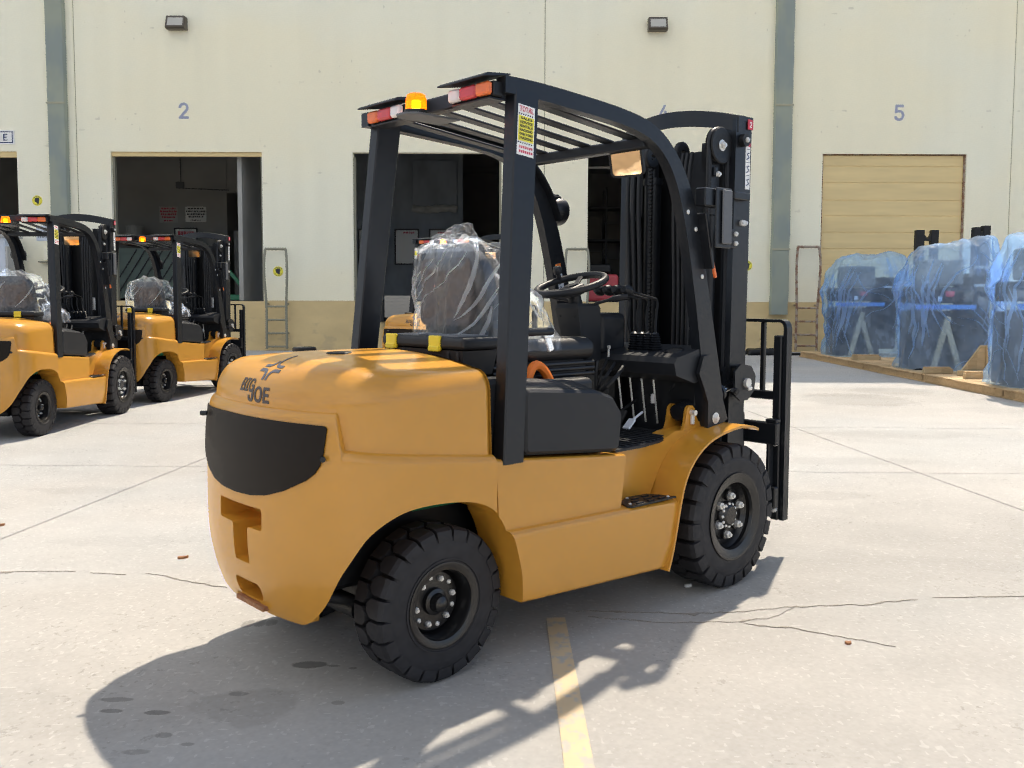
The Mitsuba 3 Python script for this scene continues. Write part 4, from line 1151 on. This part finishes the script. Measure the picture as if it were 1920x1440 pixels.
for y in (-.03, .0, .03, .062):
    P('hydraulic_hose', tube(smooth_path([(1.985, y - .17, 2.24), (1.96, y - .17, 2.1), (1.975, y - .16, 1.6), (1.98, y - .15, 1.0), (2.0, y - .1, .5)], 20), .011, 8), 'black_plastic', 30)
P('free_lift_cylinder', cat(cyl((2.07, .14, .30), (2.08, .14, 2.10), .050), cyl((2.08, .14, 2.10), (2.08, .14, 2.14), .058)), 'black_paint', 30)
P('free_lift_cylinder__rod', cyl((2.08, .14, 2.14), (2.085, .14, 2.3), .032), 'black_paint', 30)
yy = np.linspace(-.40, .40, 41)
zt = 2.425 + .058 * (1 - (yy / .41) ** 2)
bow = 2.25 - .11 * (1 - (yy / .40) ** 2)
rg = np.array([[(b, y, z - .085), (b, y, z), (b + .03, y, z + .004), (b + .14, y, z + .004), (b + .14, y, z - .012), (b + .012, y, z - .012), (b + .012, y, z - .085)] for b, y, z in zip(bow - .13, yy, zt)])
P('mast_top_beam', closed_rings(rg), 'black_paint', 25)
P('mast_top_beam__end_label', cbox((2.205, -.404, 2.365), (2.255, -.4002, 2.419), .001), 'print_red')
P('mast_top_beam__digit', text_on('2', .03, (2.217, -.4035, 2.377), (1, 0, 0), (0, 0, 1), .0012), 'sign_white')
P('mast_foot_beam', cbox((2.05, -.33, .25), (2.09, .33, .45), .006), 'black_satin')
for y in (.245, .205, .165):
    P('hydraulic_hose', tube(smooth_path([(2.0, y, 2.26), (1.985, y, 2.1), (1.99, y - .01, 1.6), (2.0, y - .02, 1.0), (2.02, y - .03, .5)], 20), .012, 8), 'black_plastic', 30)
P('mast_back_plate', cbox((2.19, -.17, .95), (2.20, .17, 2.28), .003), 'black_satin')
P('hose_pulley', lathe([(-.020, .02), (-.022, .060), (-.024, .064), (-.024, .092), (-.018, .098), (-.008, .082), (.008, .082), (.018, .098), (.022, .092), (.020, .02)], 40, (2.02, -.345, 2.262)), 'black_satin', 30)
P('hose_pulley__bolt', cat(nut((2.02, -.368, 2.262), (0, -1, 0), .020, .016), round_head((2.02, -.366, 2.262), (0, -1, 0), .031, .004)), 'zinc')
P('hose_pulley__mount', cat(cbox((1.965, -.335, 2.02), (2.05, -.315, 2.30), .006), cbox((1.98, -.352, 2.10), (2.01, -.338, 2.15), .004)), 'black_paint')
P('hose_pulley__mount_bolt', nut((2.0, -.354, 2.11), (0, -1, 0), .016, .014), 'zinc')
P('pulley_hose', tube([(2.094, -.345, 2.25), (2.10, -.345, 2.0), (2.10, -.345, 1.5), (2.09, -.345, 1.0), (2.08, -.34, .6)], .016, 8), 'black_plastic', 30)
P('pulley_hose', tube([(2.018 + .088 * math.cos(t), -.345, 2.262 + .088 * math.sin(t)) for t in np.linspace(0, np.pi, 14)] + [(1.928, -.345, 2.1), (1.94, -.335, 1.7)], .012, 8), 'black_plastic', 30)
P('guide_roller', lathe([(-.014, .0), (-.014, .034), (.014, .034), (.014, .0)], 24, (2.16, -.412, 2.30), closed=False), 'black_satin', 30)
P('guide_roller__bolt', nut((2.16, -.426, 2.30), (0, -1, 0), .014, .012), 'zinc')
P('hose_clamp', cbox((2.05, -.43, 1.98), (2.20, -.398, 2.02), .004), 'black_paint')
P('hose_clamp', cbox((2.04, -.42, 1.72), (2.10, -.398, 1.82), .004), 'black_paint')
P('hose_clamp_001__bolt', cat(nut((2.075, -.42, 1.795), (0, -1, 0), .014, .012), nut((2.075, -.42, 1.745), (0, -1, 0), .014, .012)), 'zinc', kind='stuff')
P('mast_outer_rail__bolt', cat(nut((2.165, -.395, 1.86), (-.3, -1, 0), .017, .02), nut((2.185, -.395, 1.86), (0, -1, 0), .017, .02)), 'zinc', kind='stuff')
P('warning_label', cbox((2.198, -.3968, 2.045), (2.242, -.3952, 2.295), .0003), 'sign_white', label='tall white warning label with a red heading')
P('warning_label__heading', cbox((2.199, -.3978, 2.275), (2.241, -.3966, 2.294), .0003), 'print_red')
P('warning_label__pictogram', cat(*[prism(LineString([(2.209, z), (2.231, z + .012), (2.211, z + .03), (2.232, z + .036)]).buffer(.0028), 'y', -.3978, -.3966) for z in (2.065, 2.135, 2.205)], *[prism(LineString([(2.206, z), (2.234, z)]).buffer(.0014), 'y', -.3978, -.3966) for z in (2.12, 2.19, 2.26)]), 'print_navy', kind='stuff')

# carriage and load backrest
cz = .30
P('carriage', cat(cbox((2.40, -.50, .63), (2.44, .50, .755), .006), cbox((2.40, -.50, .27), (2.44, .50, .39), .006), cbox((2.32, -.30, .2), (2.40, -.24, .8), .006), cbox((2.32, .24, .2), (2.40, .30, .8), .006)), 'black_paint')
for s_, f in ((-1, lambda m: m), (1, mir)):
    P('carriage_side_plate', f(cat(cbox((2.405, -.455, .22), (2.455, -.435, .76), .004), cbox((2.40, -.50, .755), (2.45, -.43, .775), .004))), 'black_paint')
    bo = tube(smooth_path([(2.505, -.508, .19), (2.505, -.508, .7), (2.505, -.508, 1.28)], 5).tolist() + [(2.505, -.508 + .035 * (1 - math.cos(t)), 1.295 + .035 * math.sin(t)) for t in np.linspace(.2, np.pi / 2, 6)] + [(2.505, 0, 1.33)], .001, 4)
    pth = [(-.51, .19), (-.51, 1.28), (-.505, 1.305), (-.492, 1.325), (-.47, 1.335), (0, 1.335), (0, 1.318), (-.465, 1.318), (-.482, 1.308), (-.488, 1.29), (-.488, .19)]
    P('backrest_frame', f(prism(Polygon(pth), 'x', 2.475, 2.53)), 'black_paint', 25)
    P('backrest_frame__inner_bar', f(cat(cbox((2.46, -.484, .19), (2.50, -.435, 1.245), .006), cbox((2.485, -.50, .2), (2.495, -.44, 1.2), .003))), 'black_paint')
    P('backrest_bar', f(cbox((2.485, -.362, .89), (2.51, -.335, 1.319), .004)), 'black_paint')
    P('backrest_bar', f(cbox((2.485, -.14, .89), (2.51, -.113, 1.319), .004)), 'black_paint')
    for z in (.68, .635, .30, .255):
        P('backrest_frame__bolt', f(nut((2.455, -.47, z), (-1, -.25, 0), .017, .03)), 'zinc')
P('backrest_rail', cbox((2.48, -.486, .875), (2.515, .486, .925), .005), 'black_paint')
P('mast_fitting', cat(cyl((1.99, -.335, 1.16), (1.99, -.335, 1.26), .014), cbox((1.97, -.35, 1.09), (2.03, -.32, 1.14), .004)), 'sign_white', label='pale hose fitting on the mast')
P('valve_block', cat(cbox((2.30, -.03, .95), (2.36, .12, 1.2), .01)), 'grey_case')
P('hose_guide', cat(cbox((2.0, -.225, 1.28), (2.01, -.185, 1.44), .003)), 'zinc', label='bright metal hose guide plate')

# lamps, mirror and small brackets on the guard's front legs
P('headlamp', mir(lathe([(-.075, .001), (-.07, .035), (-.045, .066), (.0, .080), (.045, .082), (.055, .078), (.055, .0)], 24, (1.675, -.545, 1.955), 'x', False)), 'black_paint', 35)
P('headlamp__bracket', mir(cat(cbox((1.54, -.53, 2.015), (1.70, -.507, 2.04), .003), cbox((1.63, -.56, 2.03), (1.70, -.52, 2.05), .003), tube([(1.67, -.54, 1.88), (1.67, -.54, 1.83), (1.64, -.52, 1.80)], .008, 8))), 'black_paint')
P('lamp_guard', cat(cbox((1.585, -.57, 1.90), (1.74, -.508, 1.99), .006), cbox((1.655, -.585, 1.70), (1.79, -.575, 1.995), .012), bar((1.62, -.52, 1.87), (1.69, -.52, 1.60), .02, .07, (0, 1, 0))), 'black_paint')
P('lamp_guard__shield', cbox((1.695, -.60, 1.72), (1.775, -.588, 1.985), .02), 'grey_case')
P('turn_signal', bar((1.685, -.54, 1.655), (1.725, -.54, 1.555), .016, .016, (0, 1, 0)), 'lens_amber', label='thin orange side reflector')
P('turn_signal', mir(bar((1.685, -.54, 1.80), (1.725, -.54, 1.66), .016, .016, (0, 1, 0))), 'lens_amber')
P('safety_label', moved(cbox((-.022, -.0008, -.09), (.022, .0, .09), .0003), rot([0, 1, 0], -.24), (1.635, .4494, 1.56)), 'blue_white')
P('safety_label__heading', moved(cbox((-.022, -.0018, .066), (.022, -.0006, .09), .0003), rot([0, 1, 0], -.24), (1.635, .4494, 1.56)), 'label_orange')
P('safety_label__pictogram', moved(cat(*[prism(LineString([(-.01, z), (.008, z + .012), (-.006, z + .026)]).buffer(.004), 'y', -.0018, -.0006) for z in (-.07, -.03, .01)]), rot([0, 1, 0], -.24), (1.635, .4494, 1.56)), 'print_navy', kind='stuff')
# the mirror hangs under the front of the roof and is turned towards the driver and the hood
mc = np.array((1.385, -.238, 2.128))
to_eye, to_hood = np.array((-4.5, 1.2, .0)) - mc, np.array((-2.0, -3.0, 1.45)) - mc
mn = to_eye / np.linalg.norm(to_eye) + to_hood / np.linalg.norm(to_hood)
mn /= np.linalg.norm(mn)
mx = np.cross([0, 0, 1.], mn)
mx /= np.linalg.norm(mx)
Rmir = np.stack([mx, np.cross(mn, mx), mn], 1)
mo = sbox(-.083, -.072, .083, .072).buffer(-.02).buffer(.02)
P('rear_mirror', moved(cat(prism(mo.buffer(.008), 'z', -.02, -.003), prism(mo.buffer(.008).difference(mo.buffer(-.002)), 'z', -.003, .004)), Rmir, mc), 'black_plastic')
P('rear_mirror__glass', moved(prism(mo, 'z', -.0025, -.0005), Rmir, mc), 'mirror_glass', label='amber tinted mirror glass')
P('rear_mirror__stem', tube([mc + [0, 0, .05], mc + [-.01, 0, .09], (1.29, -.238, 2.19)], .008, 8), 'black_plastic', 30)

# ------------------------------------------------------------------ toolbox and clear bags, in the same frame
tb = lambda k, m, b, s=False, l=None, kd=None: add(TOOLBOX, k, m, b, s, l, kd)  # noqa: E731
tb('body', hull([(x, y, z) for x, y, z in [(a, b, 1.132) for a in (.265, .425) for b in (-.325, .185)] + [(a, b, 1.235) for a in (.250, .44) for b in (-.345, .205)]]), 'black_plastic')
tb('lid', rbox((.240, -.355, 1.238), (.450, .215, 1.290), .018), 'black_plastic', 30)
tb('lid__tray', cat(cbox((.26, -.30, 1.286), (.43, -.10, 1.296), .006), cbox((.27, -.02, 1.286), (.42, .14, 1.294), .006)), 'grey_case')
for y in (.135, -.175):
    tb('latch', cat(obox((.240, y, 1.262), (.008, .037, .032), c=.004), obox((.232, y, 1.24), (.006, .034, .012), c=.004)), 'latch_yellow', False, 'yellow clip latch')
tb('rib', cat(*[cbox((.246, y - .008, 1.14), (.256, y + .008, 1.232), .003) for y in (.19, .06, -.25, -.31)]), 'black_plastic')
tb('label', cbox((.2455, -.125, 1.158), (.249, .045, 1.198), .0006), 'print_red', False, 'red label with a white strip')
tb('label__strip', cat(cbox((.2445, .022, 1.162), (.2475, .044, 1.194), .0006), *[cbox((.2445, -.095 + .02 * k, 1.176), (.2475, -.080 + .02 * k, 1.182), .0005) for k in range(5)]), 'sign_white')


def drape(levels, n_exp, amp, seed, nth=150, fold=7.0, rows=70, crown=.03):
    """a hanging film: rings (z, cx, cy, hx, hy), folded and creased, closed on top and open below."""
    L = np.array(levels, float)
    z = np.linspace(L[0, 0], L[-1, 0], rows)
    col = [np.interp(z, L[:, 0], L[:, k]) for k in range(1, 5)]
    a = np.linspace(0, 2 * np.pi, nth + 1)[:-1]
    c, s = np.cos(a), np.sin(a)
    ex = 2.0 / n_exp
    ux, uy = np.sign(c) * np.abs(c) ** ex, np.sign(s) * np.abs(s) ** ex
    rings = np.stack([col[0][:, None] + col[2][:, None] * ux, col[1][:, None] + col[3][:, None] * uy, np.repeat(z[:, None], nth, 1)], -1)
    top = rings[-1]
    caps = [top * (1 - k) + top.mean(0) * k + [0, 0, crown * (1 - (1 - k) ** 2)] for k in np.linspace(0, .98, 22)[1:]]
    R = np.concatenate([rings, np.array(caps)])
    m = quadgrid(R, True)
    nv = m.vertex_normals
    v = m.vertices
    per = np.stack([v[:, 0] * fold, v[:, 1] * fold, v[:, 2] * fold * .28], 1)
    skew = np.stack([v[:, 0] * fold * .8 + v[:, 2] * fold * .7, v[:, 1] * fold * .8 - v[:, 2] * fold * .4, v[:, 2] * fold * .5], 1)
    r1 = 1 - np.abs(2 * meshkit.fbm(per, 3, seed) - 1)
    r2 = 1 - np.abs(2 * meshkit.fbm(skew, 3, seed + 5) - 1)
    fine = meshkit.fbm(v * fold * 3.5, 3, seed + 9)
    d = amp * (1.2 * (r1 - .6) + 1.0 * (r2 - .6) + .5 * (fine - .5))
    rr = np.random.default_rng(seed + 77)
    crum = 0
    for q in range(26):
        dv = rr.normal(size=3) * [1, 1, .38]
        dv /= np.linalg.norm(dv)
        fr = fold * rr.uniform(.35, 2.2)
        ph = v @ dv * fr + rr.uniform(0, 9) + .6 * meshkit.noise(v * fold * .4 + 5.3 * q, seed + q)
        gate = np.clip((meshkit.noise(v * [fold * .7, fold * .7, fold * .35] + 3.1 * q, seed + 40 + q) - .42) * 4, 0, 1)
        crum = crum + (np.abs((ph % 1) * 2 - 1) - .5) * gate / (fr / fold) ** .9
    d = .55 * d + amp * .62 * crum
    m.vertices = v + nv * d[:, None] + [0, 0, 1] * (amp * .5 * (meshkit.noise(v * fold, seed + 3) - .5))[:, None]
    return m


def pleats(m, nth, rows, count, seed, width, reach, drift):
    """folds pinched out of a draped film: narrow ridges that run down it and lean this way or that."""
    r = np.random.default_rng(seed)
    G = np.asarray(m.vertices).reshape(-1, nth, 3)
    N = np.asarray(m.vertex_normals).reshape(-1, nth, 3)
    out = []
    for _ in range(count):
        n = int(rows * r.uniform(*reach))
        i0 = r.integers(2, max(3, rows - n - 1))
        j, lean = r.uniform(0, nth), drift * r.normal(1, .35)
        w = width * r.uniform(.5, 1.6)
        pts = []
        for k in range(n):
            jj = (j + lean * k) % nth
            a, b = int(jj) % nth, (int(jj) + 1) % nth
            p, nn = G[i0 + k, a] * (1 - jj % 1) + G[i0 + k, b] * (jj % 1), N[i0 + k, a]
            side = G[i0 + k, b] - G[i0 + k, a]
            side = side / (np.linalg.norm(side) + 1e-9)
            t = math.sin(math.pi * (k + .5) / n) ** .6
            pts.append([p - side * w * t + nn * .002, p + nn * (.002 + .8 * w * t) + side * w * .6 * t, p + side * w * t + nn * .002])
        if len(pts) > 3:
            out.append(quadgrid(np.array(pts)))
    return cat(*out)


bag = drape([(1.215, .68, -.03, .30, .27), (1.27, .65, -.03, .31, .285), (1.36, .61, -.03, .25, .285), (1.50, .55, -.03, .185, .272), (1.62, .52, -.03, .15, .255), (1.668, .50, -.03, .12, .222), (1.69, .49, -.03, .085, .18)], 3.0, .016, 3, 280, 8, 170, .02)
tip = drape([(1.650, .46, .02, .07, .20), (1.69, .46, -.01, .055, .165), (1.73, .45, -.07, .035, .10), (1.765, .44, -.13, .016, .045)], 2.2, .011, 8, 140, 16, 70, .01)
add(SEATBAG, 'sheet', bag, 'clear_film', True)
add(SEATBAG, 'twisted_top', tip, 'clear_film', True)
add(SEATBAG, 'pleat', pleats(bag, 280, 170, 24, 5, .0075, (.2, .75), .5), 'clear_pleat', True, None, 'stuff')
dome = drape([(1.19, .70, .0, .36, .34), (1.30, .66, .0, .36, .37), (1.45, .60, .0, .28, .37), (1.58, .55, .0, .22, .33), (1.66, .52, .0, .16, .25), (1.70, .5, 0, .10, .15)], 2.3, .016, 12, 190, 9, 100, .03)
add(DOMEBAG, 'sheet', dome, 'clear_film', True)
add(DOMEBAG, 'pleat', pleats(dome, 190, 100, 14, 6, .012, (.3, .8), .3), 'clear_pleat', True, None, 'stuff')
add(DOMEBAG, 'loose_flap', drape([(1.16, .75, -.33, .20, .10), (1.25, .72, -.33, .18, .11), (1.36, .68, -.31, .10, .06)], 2.2, .02, 15, 90, 16, 40, .02), 'clear_film', True)


def place(name, store, pose, label, catg, group=None, skip=()):
    key = thing(name, label, catg, group)
    th, x, y = pose
    to = T().translate([x, y, 0]).rotate([0, 0, 1], math.degrees(th))
    for k, d, lab, kind in store:
        if k.split('__')[0] in skip:
            continue
        e = {**d, 'to_world': to}
        scene[f'{key}__{k}'] = e
        if lab or kind:
            labels[f'{key}__{k}'] = {a: b for a, b in (('label', lab), ('kind', kind)) if b}
    return key


POSES = [(.749, -.617, 3.674), (1.597, -5.426, 9.214), (1.420, -5.314, 12.347), (1.10, -1.18, 12.75)]
GF = 'golden forklifts in the yard'
LABF = ['large golden forklift in the foreground with black overhead guard and black rear panel', 'golden forklift at the left edge, nearer of the two parked one behind the other', 'golden forklift with lit amber beacon in front of open door 2, behind the leftmost one', 'golden forklift mostly hidden behind the wrapped seat of the foreground forklift']
LABT = ['black toolbox with yellow latches behind the seat of the foreground forklift', 'black toolbox behind the bagged seat of the forklift at the left edge', 'black toolbox behind the bagged seat of the forklift in front of door 2', 'black toolbox on the forklift hidden behind the foreground one']
LABB = ['clear crumpled plastic bag with twisted top over the seat of the foreground forklift', 'round clear plastic bag over the seat of the forklift at the left edge', 'round clear plastic bag over the seat of the forklift in front of door 2', 'clear plastic bag over the seat of the forklift hidden behind the foreground one']
for k, ps in enumerate(POSES):
    fk = place('forklift', FORK, ps, LABF[k], 'forklift', GF)
    place('toolbox', TOOLBOX, ps, LABT[k], 'toolbox', 'toolboxes behind the forklift seats')
    place('plastic_bag', SEATBAG if k == 0 else DOMEBAG, ps, LABB[k], 'plastic bag', 'clear bags over the forklift seats')
    if k == 3:
        to = T().translate([ps[1], ps[2], 0]).rotate([0, 0, 1], math.degrees(ps[0]))
        for kk, lo, hi, mm, o in (('dealer_sticker_001', (.448, 2.03), (.496, 2.19), 'sign_white', .0), ('dealer_sticker_001__yellow_field', (.452, 2.08), (.492, 2.15), 'sign_yellow', .002)):
            scene[f'{fk}__{kk}'] = {**mikit.ply(hull([(x, y, z) for x0, z in ((.381 - o, lo[1]), (.392 - o, hi[1])) for x in (x0 - .016, x0 - .012) for y in (lo[0], hi[0])]), mm), 'to_world': to}

# ------------------------------------------------------------------ wrapped machines on pallets along the right
X0 = 7.22
rngp = np.random.default_rng(11)


def pallet(y0, y1, lab):
    t = thing('wooden_pallet', lab, 'pallet', 'pallets under the wrapped machines')
    for x in (X0 + .02, X0 + .95, X0 + 1.9):
        put(f'{t}__stringer', cbox((x, y0 + .01, .024), (x + .06, y1 - .01, .122), .004), 'new_wood')
    for x in (X0 - .01, X0 + .93, X0 + 1.87):
        put(f'{t}__bottom_board', cbox((x, y0, .002), (x + .12, y1, .0235), .003), 'new_wood')
    y = y0
    while y < y1 - .09:
        w = min(.13, y1 - y)
        j = rngp.uniform(-.025, .025)
        put(f'{t}__top_board', cbox((X0 - .02 + j, y, .1225), (X0 + 2.02 + j, y + w - .012 - rngp.uniform(0, .012), .144 + rngp.uniform(-.002, .002)), .003), 'new_wood')
        y += w + .012


edges = [10.9, 13.05, 15.62, 18.25, 20.2, 22.3]
names = ['nearest to the right edge, below the rightmost blue wrap', 'in front of the middle blue wrap', 'carrying the triangular brace', 'between the first and second blue wrap', 'farthest, against the tan base of the wall']
for k, (a, b) in enumerate(zip(edges[:-1], edges[1:])):
    pallet(a + .02, b - .02, 'raw wooden pallet ' + ['at the right edge under the nearest blue wrap', 'under the rightmost visible blue wrap', 'with a triangular brace under the middle blue wrap', 'between the middle and the farthest blue wrap', 'under the farthest blue wrap near the wall'][k])
MACH = []
ma = lambda k, m, b, s=False, l=None, kd=None: add(MACH, k, m, b, s, l, kd)  # noqa: E731
ma('top_box', rbox((.36, .09, 1.72), (1.06, .60, 2.20), .05), 'drab_box', 30)
ma('body', rbox((.18, .04, 1.40), (1.20, .72, 1.70), .03), 'black_satin', 30)
ma('rear_body', rbox((1.20, .20, .3), (1.62, .80, 1.95), .05), 'black_satin', 30)
ma('blue_beam', cbox((.16, .0, 1.28), (1.26, .05, 1.37), .01), 'steel_blue')
ma('foot', cbox((.22, .10, .15), (.40, .5, 1.27), .01), 'black_satin')
ma('foot', cbox((1.02, .10, .15), (1.19, .5, 1.27), .01), 'black_satin')
ma('lower_body', cbox((.2, .55, .15), (1.25, .78, 1.25), .02), 'grey_case')
ma('red_badge', cbox((.70, .020, 1.52), (.86, .036, 1.62), .004), 'print_red')
ma('white_label', cbox((.56, .020, 1.43), (.64, .036, 1.52), .002), 'sign_white')
ma('cross_strap', cbox((1.25, .10, 2.03), (1.72, .13, 2.08), .004), 'sign_grey')
ma('cross_strap', cbox((1.25, .10, 1.70), (1.72, .13, 1.75), .004), 'sign_grey')
ma('support_timber', bar((.5, .02, .15), (.78, .06, 1.15), .10, .05, (0, 1, 0)), 'pale_wood')
ma('support_timber', bar((1.0, .02, .15), (.74, .06, 1.05), .10, .05, (0, 1, 0)), 'pale_wood')
for k, (yf, lab, dz) in enumerate([(20.3, 'farthest dark machine under blue film, left of its neighbours', .0), (16.3, 'middle dark machine with drab top box under blue film', -.02), (13.0, 'dark machine under blue film cut by the right edge', .02)]):
    key = thing('wrapped_machine', lab, 'machine', 'dark machines wrapped in blue film')
    to = T().translate([X0 + .02, yf, dz])
    for kk, d, l_, kd in MACH:
        scene[f'{key}__{kk}'] = {**d, 'to_world': to}
    for q, (x, w, y, zt_) in enumerate(((2.42, .20, 1.1, 3.10), (2.78, .18, 1.1, 3.10)) if k == 0 else ((1.66, .13, .95, 2.86), (1.84, .14, .95, 2.89)) if k == 1 else ((.72, .15, .70, 2.70), (.92, .15, .70, 2.70))):
        rail = cat(cbox((x, y, .2), (x + w, y + .14, zt_), .012), hull([(x + (w if q == 0 else 0) + d, yy_, z) for yy_ in (y + .02, y + .12) for d, z in ((0, zt_ - .1), (0, zt_ - .26), ((.09 if q == 0 else -.09), zt_ - .25), ((.05 if q == 0 else -.05), zt_ - .17))]))
        scene[f'{key}__mast_rail' + ('' if q == 0 else '_001')] = {**mikit.ply(rail, 'black_satin'), 'to_world': to}
for k, (yf, lab) in enumerate([(20.3, 'blue translucent plastic over the farthest machine, near the rusty ladder'), (16.3, 'blue translucent plastic with sunlit top over the middle machine'), (13.0, 'blue translucent plastic over the machine at the right edge')]):
    yc = yf + .36
    xr = (1.98, 1.86, 2.0)[k]
    lv = [((.03, .15, .15)[k], .10, xr + .10, .74), (.24, .12, xr + .06, .66), (.5, .16, xr, .60), (.9, .17, xr - .02, .56), (1.35, .12, xr - .04, .55), (1.62, .04, xr - .05, .58), (1.80, .12, xr - .06, .55), (2.15, .22, xr - .12, .48), (2.34, .30, xr - .22, .42), (2.42, .40, xr - .34, .32)]
    lv = [(z, X0 + (a + b) / 2, yc, (b - a) / 2, hy) for z, a, b, hy in lv]
    m = drape(lv, 4.0, .055, 31 + 7 * k, 420, 2.4, 240, .04)
    v = m.vertices
    # the film is propped up by the mast on the right
    lift = np.exp(-((v[:, 0] - (X0 + 1.6)) / .40) ** 2) * np.clip((v[:, 2] - 1.9) / .5, 0, 1)
    v[:, 2] += lift * (.10, .20, .10)[k]
    v[:, 2] = np.maximum(v[:, 2], (.012, .150, .150)[k] + .02 * meshkit.noise(v * 9, 5))
    m.vertices = v
    put(f'{t}__sheet', m, 'blue_film', True)
    put(f'{t}__pleat', cat(pleats(m, 420, 240, 46, 60 + k, .022, (.2, .7), .28), pleats(m, 420, 240, 40, 90 + k, .014, (.15, .5), -.45)), 'blue_pleat', True, kind='stuff')
for (x, y, lab) in ((7.62, 15.25, 'triangular timber brace standing on a pallet beside the middle blue wrap'),):
    t = thing('timber_brace', lab, 'brace')
    put(f'{t}__gusset', prism(Polygon([(x + .06, .146), (x + .52, .146), (x + .52, .66), (x + .44, .66)]), 'y', y, y + .045), 'pale_wood')
    put(f'{t}__post', cbox((x + .525, y - .03, .146), (x + .61, y + .09, .66), .004), 'pale_wood')
    put(f'{t}__block', cbox((x + .02, y - .12, .146), (x + .60, y - .035, .235), .004), 'pale_wood')
for x, y, w, lab in ((7.24, 15.55, .5, 'short timber block on the pallet edge left of the triangular brace'), (7.28, 18.95, .6, 'timber block on the pallet edge between the two farther blue wraps'), (7.45, 14.55, .5, 'timber block right of the triangular brace')):
    t = thing('timber_block', lab, 'timber block', None)
    put(f'{t}__beam', cbox((x, y, .146), (x + w, y + .09, .235), .004), 'pale_wood')
    put(f'{t}__cap', cbox((x + .02, y + .02, .236), (x + w - .03, y + .11, .262), .004), 'new_wood')

# the other side of the yard, mirrored in the glossy paint
t = thing('neighbour_warehouse', 'long pale warehouse across the yard behind the viewer', 'warehouse')
put(f'{t}__wall', cbox((-70, -62, 0), (60, -48, 6.5), .01), 'interior_wall')
put(f'{t}__roof', cbox((-70.5, -62.5, 6.52), (60.5, -47.5, 6.8), .02), 'spout_grey')
for k in range(9):
    put(f'{t}__dock_door', cbox((-60 + 13 * k, -47.98, .05), (-56 + 13 * k, -47.9, 4.2), .01), 'spout_grey')

# small litter on the slabs
for (x, y, l, w, a, lab) in ((-1.83, 4.86, .032, .011, .5, 'dark leaf on the slab left of the foreground forklift'), (-3.25, 5.55, .035, .013, .3, 'dark leaf at the far left of the yard'), (1.42, 3.66, .015, .011, 0, 'small dark stone beside the forked crack'), (.89, 4.40, .022, .013, .3, 'pale chip near the front wheel of the foreground forklift')):
    t = thing('litter', lab, 'litter')
    pp = Polygon([(l * math.cos(q) * (1 if math.cos(q) > 0 else .8), w * math.sin(q)) for q in np.linspace(0, 2 * np.pi, 13)[:-1]])
    m = prism(affinity.translate(affinity.rotate(pp, math.degrees(a)), x, y), 'z', .0006, .009)
    m.vertices[:, 2] += .006 * np.sin((m.vertices[:, 0] - x) * 60) ** 2 * (m.vertices[:, 2] > .005)
    put(f'{t}__piece', m, 'sign_white' if 'pale' in lab else 'worn_edge')
